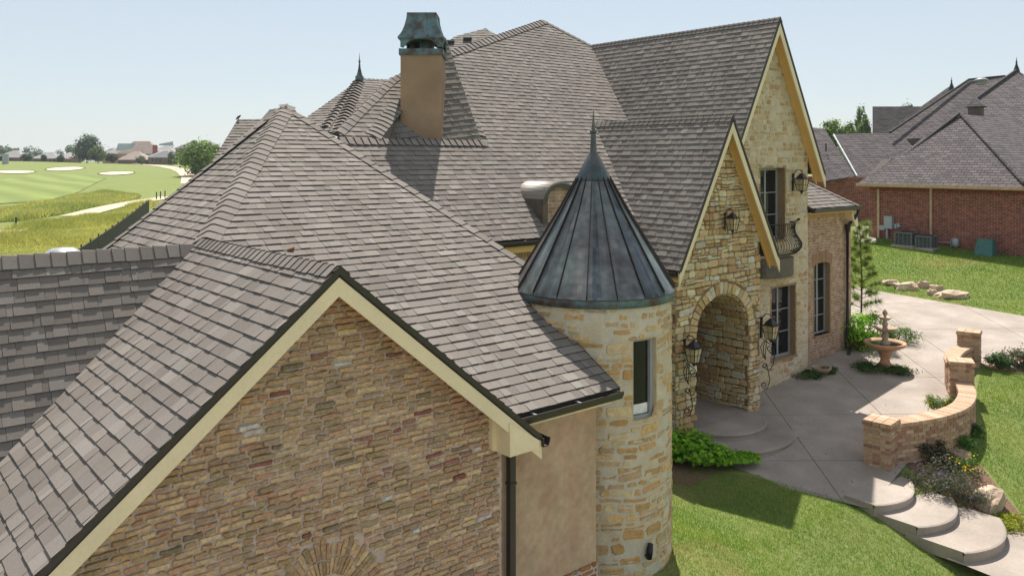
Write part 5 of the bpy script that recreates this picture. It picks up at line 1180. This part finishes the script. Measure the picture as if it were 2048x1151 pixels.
npx_tube([(1741, 364, 37.6), (1920, 227, 38.3)], .06, M_DECK, 'hip_cap'); npx_tube([(1921, 227, 38.3), (2048, 366, 32.6)], .07, M_NROOF, 'hip_cap'); npx_tube([(1780, 265, 49), (1938, 159, 54.8), (2010, 152, 55.5)], .07, M_DECK, 'ridge_cap'); npx_tube([(1948, 201, 46), (2033, 140, 49.9)], .08, M_DECK, 'hip_cap')
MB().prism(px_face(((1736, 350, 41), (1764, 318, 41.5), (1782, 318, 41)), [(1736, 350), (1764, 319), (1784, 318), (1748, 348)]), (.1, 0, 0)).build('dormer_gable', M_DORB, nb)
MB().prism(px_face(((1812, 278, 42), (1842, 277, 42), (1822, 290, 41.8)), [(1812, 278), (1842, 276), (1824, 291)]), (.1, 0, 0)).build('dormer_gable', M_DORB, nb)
c = onY(1952, 252, 41.5); cu = MB().cbox(c, .62, .62, .95, .2).build('cupola', mat('cupola_siding', srgb(92, 82, 74), rough=.8, nscale=8), nb)
cz = c + Vector((0, 0, .95)); R_ = .46; ap = cz + Vector((0, 0, .5)); mb = MB()
cor = [cz + Matrix.Rotation(.2, 3, 'Z') @ Vector((x * R_, y * R_, 0)) for x, y in ((-1, -1), (1, -1), (1, 1), (-1, 1))]
for i in range(4): mb.add([cor[i], cor[(i + 1) % 4], ap], [(0, 1, 2)])
mb.build('cupola_cap', M_NROOF, cu)
for x, y0, y1, Y in ((1890, 335, 308, 37.6), (1652, 303, 287, 47.5), (1672, 295, 281, 48.5)): npx_tube([(x, y0, Y), (x, y1, Y)], .04, M_IRON, 'vent_pipe')
pv = onY(1963, 166, 53); MB().lathe(pv, [(.3, -.1), (.3, .12), (.42, .14), (.4, .22), (.2, .32), (0, .34)], 16).build('dome_vent', M_FRAME, nb, True)
for x, y, Y in ((2033, 142, 50), (1903, 177, 59)): q = onY(x, y, Y); MB().lathe(q, [(.2, -.1), (.16, .1), (.07, .35), (.04, .5), (.07, .54), (.03, .6), (.004, .85)], 8).build('finial', M_IRON, nb)
def on_wall(x, y, d=0.): return onu(x, y, NU - d)
for x0, y0, y1 in ((1757, 378, 488), (1862, 376, 485)):
    a, b = on_wall(x0, y0, .05), on_wall(x0, y1, .05); MB().box(a - Vector((.04, .045, 0)), (.08, 0, 0), (0, .09, 0), (0, 0, b.z - a.z)).build('downspout', M_TAN, nb)
M_UTIL = mat('grey_utility_metal', srgb(150, 158, 164), rough=.5, namp=.06); M_AC = mat('ac_grey', srgb(92, 98, 100), rough=.6); M_ACD = mat('ac_dark', (.02, .022, .024), rough=.7); M_UGRN = mat('utility_green', srgb(52, 100, 96), rough=.55)
def wall_box(x0, x1, y0, y1, d, m, name, parent):
    a, b = on_wall(x0, y0), on_wall(x1, y1); return MB().box((NU - d, b.y, b.z), (d - .002, 0, 0), (0, a.y - b.y, 0), (0, 0, a.z - b.z)).build(name, m, parent)
mp_ = empty('meter_panel', on_wall(1780, 490), 'grey electrical meter panel with conduit on the red brick wall', 'meter box')
wall_box(1772, 1788, 431, 457, .2, M_UTIL, 'panel_box', mp_); wall_box(1789, 1795, 447, 456, .1, M_UTIL, 'switch_box', mp_); wall_box(1796, 1801, 446, 454, .1, M_UTIL, 'switch_box', mp_); wall_box(1760, 1771, 450, 460, .08, M_UTIL, 'junction_box', mp_); wall_box(1773.5, 1777, 457, 496, .09, M_UTIL, 'conduit', mp_)
def ac(x0, x1, y0, y1, label):
    bq = on_wall((x0 + x1) / 2, y1, .9); bq = G(bq.x, bq.y); Y = depth(bq); w = (x1 - x0) * Y / FPX * .80; h = (y1 - y0) * Y / FPX * .9; root = empty('air_conditioner', bq, label, 'air conditioner', 'air conditioning units')
    MB().cbox(bq - Vector((0, 0, .12)), w * 1.25, w * 1.25, .18).build('pad', M_CONC, root); MB().cbox(bq + Vector((0, 0, .06)), w * .94, w * .94, h - .06).build('body', M_ACD, root)
    MB().cbox(bq + Vector((0, 0, h)), w, w, .06).build('top', M_AC, root); MB().lathe(bq + Vector((0, 0, h + .062)), [(w * .38, 0), (w * .4, .02), (w * .34, .012), (0, .004)], 24).build('fan_grille', M_ACD, root)
    for i in range(4):
        a = math.pi / 2 * i; r = Matrix.Rotation(a, 3, 'Z'); MB().cbox(bq + r @ Vector((w / 2 - .03, w / 2 - .03, .06)), .06, .06, h - .06).build('corner_post', M_AC, root)
        for k in (-.25, 0, .25): MB().cbox(bq + r @ Vector((w * k, -w / 2 + .012, .06)), .03, .03, h - .06, a).build('guard_rail', M_AC, root)
        for k in range(6): MB().cbox(bq + r @ Vector((0, -w / 2 + .016, .1 + (h - .15) * k / 6)), w - .1, .012, .02, a).build('louvre', M_AC, root)
ac(1792, 1836, 474, 502, 'larger grey air conditioning unit nearest the electrical panel'); ac(1833, 1873, 481, 507, 'smaller grey air conditioning unit right of the larger one')
gm = empty('gas_meter', on_wall(1910, 500), 'small grey gas meter with pipe on the red brick wall', 'gas meter'); q = on_wall(1911, 492, .15)
MB().tube([q + Vector((0, 0, -.05)), q + Vector((0, 0, .02)), q + Vector((0, 0, .28)), q + Vector((0, 0, .34))], [.06, .13, .13, .05], 12).build('meter_body', M_UTIL, gm, True)
MB().tube([on_wall(1902, 505, .1), on_wall(1902, 478, .1), on_wall(1912, 477, .12), q + Vector((0, 0, .3))], .025, 6).build('riser_pipe', M_UTIL, gm); MB().tube([on_wall(1838, 481, .08), on_wall(1903, 485, .08)], .02, 6).build('supply_pipe', M_UTIL, gm)
a = G(*on_wall(1971, 512, .55).xy); ub = MB(); w, d, h = .72, .6, .62; lo = [Vector((-d / 2, -w / 2, -.1)), Vector((d / 2, -w / 2, -.1)), Vector((d / 2, w / 2, -.1)), Vector((-d / 2, w / 2, -.1))]; hi = [Vector((p.x * .55 + .1, p.y * .78, h)) for p in lo]
ub.add([a + p for p in lo + hi], [(3, 2, 1, 0), (4, 5, 6, 7), (0, 1, 5, 4), (1, 2, 6, 5), (2, 3, 7, 6), (3, 0, 4, 7)]); tag(ub.build('utility_box', M_UGRN), 'green sloping utility box on the grass by the red brick wall', 'utility box')
pd = drape([tuple(gpix(x, y).xy) for x, y in ((1708, 486), (1752, 488), (1750, 452), (1708, 452))], 1.0, .05); tag(pd.build('side_drive', M_CONC), kind='structure')
# ================================================================ golf course
def band(px, name, m, off=.1, step=5.):
    p = [gpix(*q) for q in px]; o = drape([tuple(q.xy) for q in p], step, off).build(name, m, None, True); return tag(o, kind='structure')
band([(-60, 368), (60, 350), (185, 349), (213, 356), (150, 388), (95, 402), (-60, 412)], 'fairway', M_FAIR, .08)
def blob(cx_, cy_, rx, ry, n=16, up_=0.): return [(cx_ + rx * math.cos(2 * math.pi * i / n), cy_ + ry * math.sin(2 * math.pi * i / n) - up_ * math.cos(2 * math.pi * i / n)) for i in range(n)]
M_LIP = grassmat('bunker_lip_turf', [(.09, .12, .03), (.11, .135, .04), (.08, .11, .03), (.12, .14, .05)])
for px in (blob(30, 343.6, 43, 3.6), blob(130, 337.3, 41, 4.0, up_=1.6), blob(233, 346.4, 38, 3.8, up_=1.2)): band(px, 'bunker_lip', M_LIP, .10, 3.)
for px in (blob(30, 344.5, 40, 3.0), blob(130, 338.3, 38, 3.4, up_=1.6), blob(233, 347.3, 35, 3.2, up_=1.2)): band(px, 'sand_bunker', M_SAND, .14, 3.)
def path(pts, w, name='path'):
    P = [gpix(*q) for q in pts]; mb = MB(); D = []
    for i in range(len(P) - 1):
        for k in range(8): D.append(P[i].lerp(P[i + 1], k / 8))
    D.append(P[-1]); rows = []
    for i, p in enumerate(D):
        d = (D[min(i + 1, len(D) - 1)] - D[max(0, i - 1)]); nn = Vector((d.y, -d.x, 0)).normalized(); rows.append([G(*(p + nn * w * s).xy, .09) for s in (-.5, -.17, .17, .5)])
    for r0, r1 in zip(rows, rows[1:]):
        for k in range(3): mb.quad(r0[k], r0[k + 1], r1[k + 1], r1[k])
    return tag(mb.build(name, M_PATH, None, True), kind='structure')
path([(150, 433), (195, 421), (235, 412), (280, 404), (320, 398), (345, 394)], 2.6); path([(-40, 478), (0, 468), (45, 456), (70, 448)], 2.4); path([(270, 328), (305, 330.5), (335, 334), (358, 338.5), (373, 345), (384, 355), (386, 368)], 4.0)
# rough grass
def rough(px, n, h, w, c0, c1, label):
    p = [tuple(gpix(*q).xy) for q in px]; p = p[::-1] if area2(p) < 0 else p; us, vs_ = [q[0] for q in p], [q[1] for q in p]; u, v = RG.uniform(min(us), max(us), n * 3), RG.uniform(min(vs_), max(vs_), n * 3); ok = np.zeros(n * 3, bool)
    for i in range(len(p)):                                        # even-odd test
        (x0, y0), (x1, y1) = p[i - 1], p[i]; cr = ((y0 > v) != (y1 > v)) & (u < (x1 - x0) * (v - y0) / (y1 - y0 + 1e-12) + x0); ok ^= cr
    u, v = u[ok][:n], v[ok][:n]; z = np.array([ground_h(a, b) for a, b in zip(u, v)]); f = np.clip(.5 + fbm(u, v, .12) + .5 * fbm(u, v, .5), 0, 1); hh = h * (.25 + .95 * np.clip(.45 + fbm(u, v, .16) * 1.3, 0, 1))[:, None]
    V, F, C = blades('x', np.stack([u, v, z - .03], 1), hh, w, np.array(c0) * (1 - f[:, None]) + np.array(c1) * f[:, None], .3, .35); return tag(np_mesh('rough_grass', V, F, C, M_LEAF), label, 'grass', kind='stuff')
rough([(-60, 520), (-60, 475), (0, 462), (60, 449), (165, 434), (240, 416), (300, 406), (318, 408), (250, 445), (150, 510)], 52000, .45, .035, (.31, .34, .11), (.50, .47, .18), 'tall yellow-green rough grass behind the black fence')
rough([(-60, 448), (-60, 418), (0, 416), (90, 404), (170, 392), (240, 384), (278, 388), (280, 397), (200, 412), (130, 428), (50, 442)], 42000, .65, .05, (.28, .33, .12), (.46, .46, .19), 'tall green rough grass band along the golf fairway')
# fence
M_FEN = mat('black_fence', srgb(30, 34, 30), rough=.6)
fen = empty('boundary_fence', G(*(CR * -24 + CF * 48).xy), 'black metal picket fence running along the golf course rough', 'fence')
f0, f1 = CR * -18.2 + CF * 31, CR * -35.2 + CF * 80; npan = 17
for i in range(npan):
    a, b = f0.lerp(f1, i / npan), f0.lerp(f1, (i + 1) / npan); a, b = G(a.x, a.y), G(b.x, b.y); d = b - a; L = d.length; e = d.normalized(); nn = Vector((e.y, -e.x, 0)); z = Vector((0, 0, 1)); pn = MB()
    MB().box(a - e * .035 - nn * .035, e * .07, nn * .07, z * 1.5).build('post', M_FEN, fen)
    for hgt in (.15, 1.32): MB().box(a + z * hgt, d, nn * .03, z * .04).build('rail', M_FEN, fen)
    k = int(L / .105)
    for j in range(k): pn.box(a + d * ((j + .5) / k) + z * .05, e * .045, nn * .02, z * 1.32)
    tag(pn.build('picket_panel', M_FEN, fen), kind='stuff')
for x, y, h in ((313, 400, 1.0), (321, 399, 1.0), (330, 397, 1.0), (32, 456, .9), (11, 328, 3.0)):
    q = gpix(x, y); o = MB().tube([q - Vector((0, 0, .1)), q + Vector((0, 0, h))], .07 if h < 2 else .9, 6).build('marker_post' if h < 2 else 'utility_cabinet', M_FEN if h < 2 else M_UTIL); tag(o, {313: 'leftmost of three short dark posts beside the cart path', 321: 'middle of three short dark posts beside the cart path', 330: 'rightmost of three short dark posts beside the cart path', 32: 'short dark post at the near end of the left path', 11: 'grey utility cabinet standing at the far left of the golf course'}[x], 'post' if h < 2 else 'cabinet')
# distant houses
def flatm(name, c, r=.85): return mat(name, c, rough=r, nscale=.6, namp=.12, famp=0)
W_BR, W_TN, W_GY, R_TAN, R_GRY, R_DK, GLS = flatm('far_brick', srgb(122, 98, 86)), flatm('far_tan', srgb(170, 148, 124)), flatm('far_grey', srgb(120, 112, 106)), flatm('far_roof_tan', srgb(146, 130, 118)), flatm('far_roof_grey', srgb(136, 132, 130)), flatm('far_roof_dark', srgb(104, 104, 108)), flatm('far_glass', srgb(60, 66, 72), .2)
M_WHITE = flatm('white_trim', (.8, .8, .8)); M_RED = flatm('far_red_brick', srgb(140, 74, 60)); M_BLUE = flatm('blue_grey_panel', srgb(168, 182, 194))
def far_house(label, parts, wins=(), Y=300., chim=None, panels=()):
    """parts: (x0,x1,base,eave,ridge,depth offset,wall,roof,white hips); all pixels at one distance"""
    xm = (parts[0][0] + parts[0][1]) / 2; b = gpix(xm, parts[0][2]) if Y is None else onY(xm, parts[0][2], Y); Y = depth(b); s = Y / FPX; root = empty('distant_house', b, label, 'house', 'houses beyond the golf course')
    for x0, x1, yb, ye, yr, dz, wm, rm, wh in parts:
        YY = Y + dz; dp = max(8., (x1 - x0) * s * .6); A_ = onY(x0, yb, YY) - Vector((0, 0, 1.5)); ex = CR * ((x1 - x0) * YY / FPX); he = (yb - ye) * YY / FPX + 1.5
        MB().box(A_, ex, CF * dp, (0, 0, he)).build('wall', wm, root); o = ex.normalized() * .5; E0 = A_ + Vector((0, 0, he)); c = [E0 - o - CF * .5, E0 + ex + o - CF * .5, E0 + ex + o + CF * (dp + .5), E0 - o + CF * (dp + .5)]; hr = (ye - yr) * YY / FPX
        ins = min(ex.length * .45, dp * .5); r0 = E0 + ex.normalized() * ins + CF * dp * .5 + Vector((0, 0, hr)); r1 = E0 + ex - ex.normalized() * ins + CF * dp * .5 + Vector((0, 0, hr))
        MB().add([c[0], c[1], c[2], c[3], r0, r1], [(0, 1, 5, 4), (1, 2, 5), (2, 3, 4, 5), (3, 0, 4), (3, 2, 1, 0)]).build('roof', rm, root)
        if wh:
            for p, q in ((c[0], r0), (c[1], r1), (r0, r1)): MB().tube([p, q], .16, 4).build('hip_flashing', M_WHITE, root)
    for x0, x1, y0, y1, dz in wins:
        a_, b_ = onY(x0, y0, Y + dz - .25), onY(x1, y1, Y + dz - .25); w = MB().box(b_ - CR * ((x1 - x0) * (Y + dz) / FPX), CR * ((x1 - x0) * (Y + dz) / FPX), CF * .24, (0, 0, a_.z - b_.z)).build('window', GLS, root)
    if chim: x0, x1, y0, y1, dz = chim; a_, b_ = onY(x0, y0, Y + dz), onY(x1, y1, Y + dz); MB().box(b_ - CR * ((x1 - x0) * (Y + dz) / FPX), CR * ((x1 - x0) * (Y + dz) / FPX), CF * 1.5, (0, 0, a_.z - b_.z)).build('chimney', M_RED, root)
    for poly, dz, m in panels: MB().prism([onY(x, y, Y + dz) for x, y in poly], CF * .6).build('gable_panel', m, root)
far_house('tan-roofed low house at the far left of the golf course', [(-8, 44, 322, 315, 300, 0, W_BR, R_GRY, False)], [(12, 24, 316, 319, 0)])
far_house('small grey hip-roofed house, second from left across the fairway', [(62, 115, 324, 317, 304, 0, W_BR, R_GRY, False)], [(70, 74, 318, 322, 0), (98, 102, 317, 322, 0), (106, 109, 317, 322, 0)])
far_house('partly hidden grey-roofed house left of the big dark tree', [(117, 141, 322, 314, 304, 10, W_BR, R_GRY, False)])
far_house('large tan-roofed house with blue-grey gable panels beyond the golf course', [(236, 290, 326, 319.5, 302, 0, W_BR, R_TAN, False), (236, 312, 326, 308, 282, 14, W_TN, R_TAN, False), (205, 250, 326, 308, 294, 20, W_TN, R_GRY, False), (300, 347, 326, 304, 291, 22, W_TN, R_GRY, False)], [(276, 286, 304, 312, 13.5)], chim=(305, 311.5, 290, 318, 10), panels=(([(236, 287), (270, 287), (262, 297), (232, 302)], 13, M_BLUE), ([(318, 291), (345, 291), (345, 283), (318, 288)], 18, M_BLUE)))
far_house('dark one-storey house with white hip flashing beyond the golf course', [(296, 350, 329, 315, 301, 0, W_BR, R_DK, True)], [(303, 306, 317, 323, 0), (311, 314, 317, 323, 0), (319, 322, 317, 323, 0)])
far_house('two-storey house with white hip flashing half hidden by the round tree', [(351, 402, 329, 296.5, 283, 3, W_GY, R_DK, True), (372, 412, 329, 314, 300, -2, W_GY, R_DK, True), (384, 424, 329, 290, 279.5, 14, W_GY, R_DK, False)], [(355, 358, 302, 312, 3), (361, 364, 302, 312, 3), (367, 370, 302, 312, 3), (355, 358, 316, 325, 3), (361, 364, 316, 325, 3)])
# trees beyond
def px_tree(x, yb, yt, hw, label, cols=GREENS, n=2600, leaf=2.6, Y=None, clumps=30, trunk=.12):
    b = gpix(x, yb) if Y is None else onY(x, yb, Y); Y = depth(b); s = Y / FPX; return tree('broadleaf_tree', b, (yb - yt) * s, hw * s, label, cols, n, leaf * s, clumps, trunk, 'trees beyond the golf course')
BG = [(.060, .10, .060), (.075, .12, .065), (.050, .085, .052)]; LG = [(.10, .15, .055), (.12, .17, .06), (.085, .13, .05)]; YG = [(.15, .24, .03), (.19, .28, .045), (.10, .18, .025), (.07, .13, .02)]
px_tree(174, 327, 271, 30, 'tall dark green tree in the middle of the far houses', BG, 4200, 2.4, Y=288); px_tree(196, 327, 290, 19, 'lighter green tree in front of the tall dark tree', LG, 2400, 2.0, Y=280)
px_tree(402, 352, 281, 46, 'large bright green rounded tree beside the rear roof', YG, 7000, 3.2, clumps=60, trunk=.05)
px_tree(120, 327, 310, 9, 'small dark tree left of the tall dark tree', BG, 900, 1.8, Y=285); px_tree(224, 327, 306, 13, 'reddish green small tree in front of the large tan house', [(.07, .06, .03), (.06, .08, .03)], 1200, 1.8, Y=285)
px_tree(342, 331, 304, 9, 'narrow green tree before the two-storey house', LG, 1200, 1.8, Y=285); px_tree(282, 329, 312, 10, 'low green tree before the dark one-storey house', LG, 900, 1.8, Y=285); px_tree(53, 325, 308, 12, 'dark tree between the two left far houses', BG, 1000, 1.8, Y=285); px_tree(6, 325, 310, 9, 'dark small tree at the far left edge', BG, 800, 1.8, Y=285); px_tree(88, 324, 309, 6, 'thin dark tree in front of the second far house', BG, 500, 1.6, Y=285)
px_tree(1722, 300, 209, 13, 'tall thin tree rising behind the neighbouring roof', YG, 1700, 2.2, Y=95, trunk=.25); px_tree(1668, 300, 236, 28, 'broad light green tree behind the neighbouring roof', YG, 2600, 2.6, Y=100); px_tree(1700, 300, 246, 16, 'low leafy tree between the two behind the neighbour', YG, 1200, 2.4, Y=98); px_tree(1730, 300, 236, 14, 'bushy tree left of the rear neighbour roof', LG, 1500, 2.4, Y=92)
px_tree(1815, 270, 203, 16, 'dark treetop peeking over the rear neighbour roof', GREENS, 900, 2.2, Y=100)
Vs, Fs, Cs, k = [], [], [], 0
for i in range(120):
    x = ru(-260, 480) if i < 86 else ru(1560, 1790); Y = ru(430, 700) if i < 86 else ru(220, 320); hh = ru(5, 9.5) if i < 86 else ru(8, 11); q = CF * Y + CR * ((x - CX) / FPX * Y); b = G(q.x, q.y); r = hh * ru(.5, .9)
    P, N = crown_points(b + Vector((0, 0, hh * .5)), (r, r, hh * .55), 420, 12, hollow=.6); V, F, C = leaf_quads(P, N, .6, BG + LG[:1], .3, .7); Vs.append(V); Fs.append(F + k); Cs.append(C); k += len(V)
tag(np_mesh('distant_wood', np.concatenate(Vs), np.concatenate(Fs), np.concatenate(Cs), M_LEAF), 'hazy dark band of far-off trees along the horizon', 'wood', kind='stuff')

# ================================================================ thin summer haze
hb = MB().box((-3300, -3300, -10), (6600, 0, 0), (0, 6600, 0), (0, 0, 40)).build('haze', M_DECK); hm = bpy.data.materials.new('haze_air'); hm.use_nodes = True; hn = hm.node_tree; hn.nodes.clear()
ho = hn.nodes.new('ShaderNodeOutputMaterial'); hv = hn.nodes.new('ShaderNodeVolumePrincipled'); hv.inputs['Color'].default_value = (.86, .92, 1., 1); hv.inputs['Density'].default_value = .00022; hv.inputs['Anisotropy'].default_value = .3
hn.links.new(hv.outputs[0], ho.inputs['Volume']); hb.data.materials.clear(); hb.data.materials.append(hm); tag(hb, 'thin pale haze over the whole scene', 'haze', kind='stuff')
PIECES=[shingles,caps,bricks,stones,gbr]
# ================================================================ finish the collected pieces
for pc in PIECES: pc.finish()
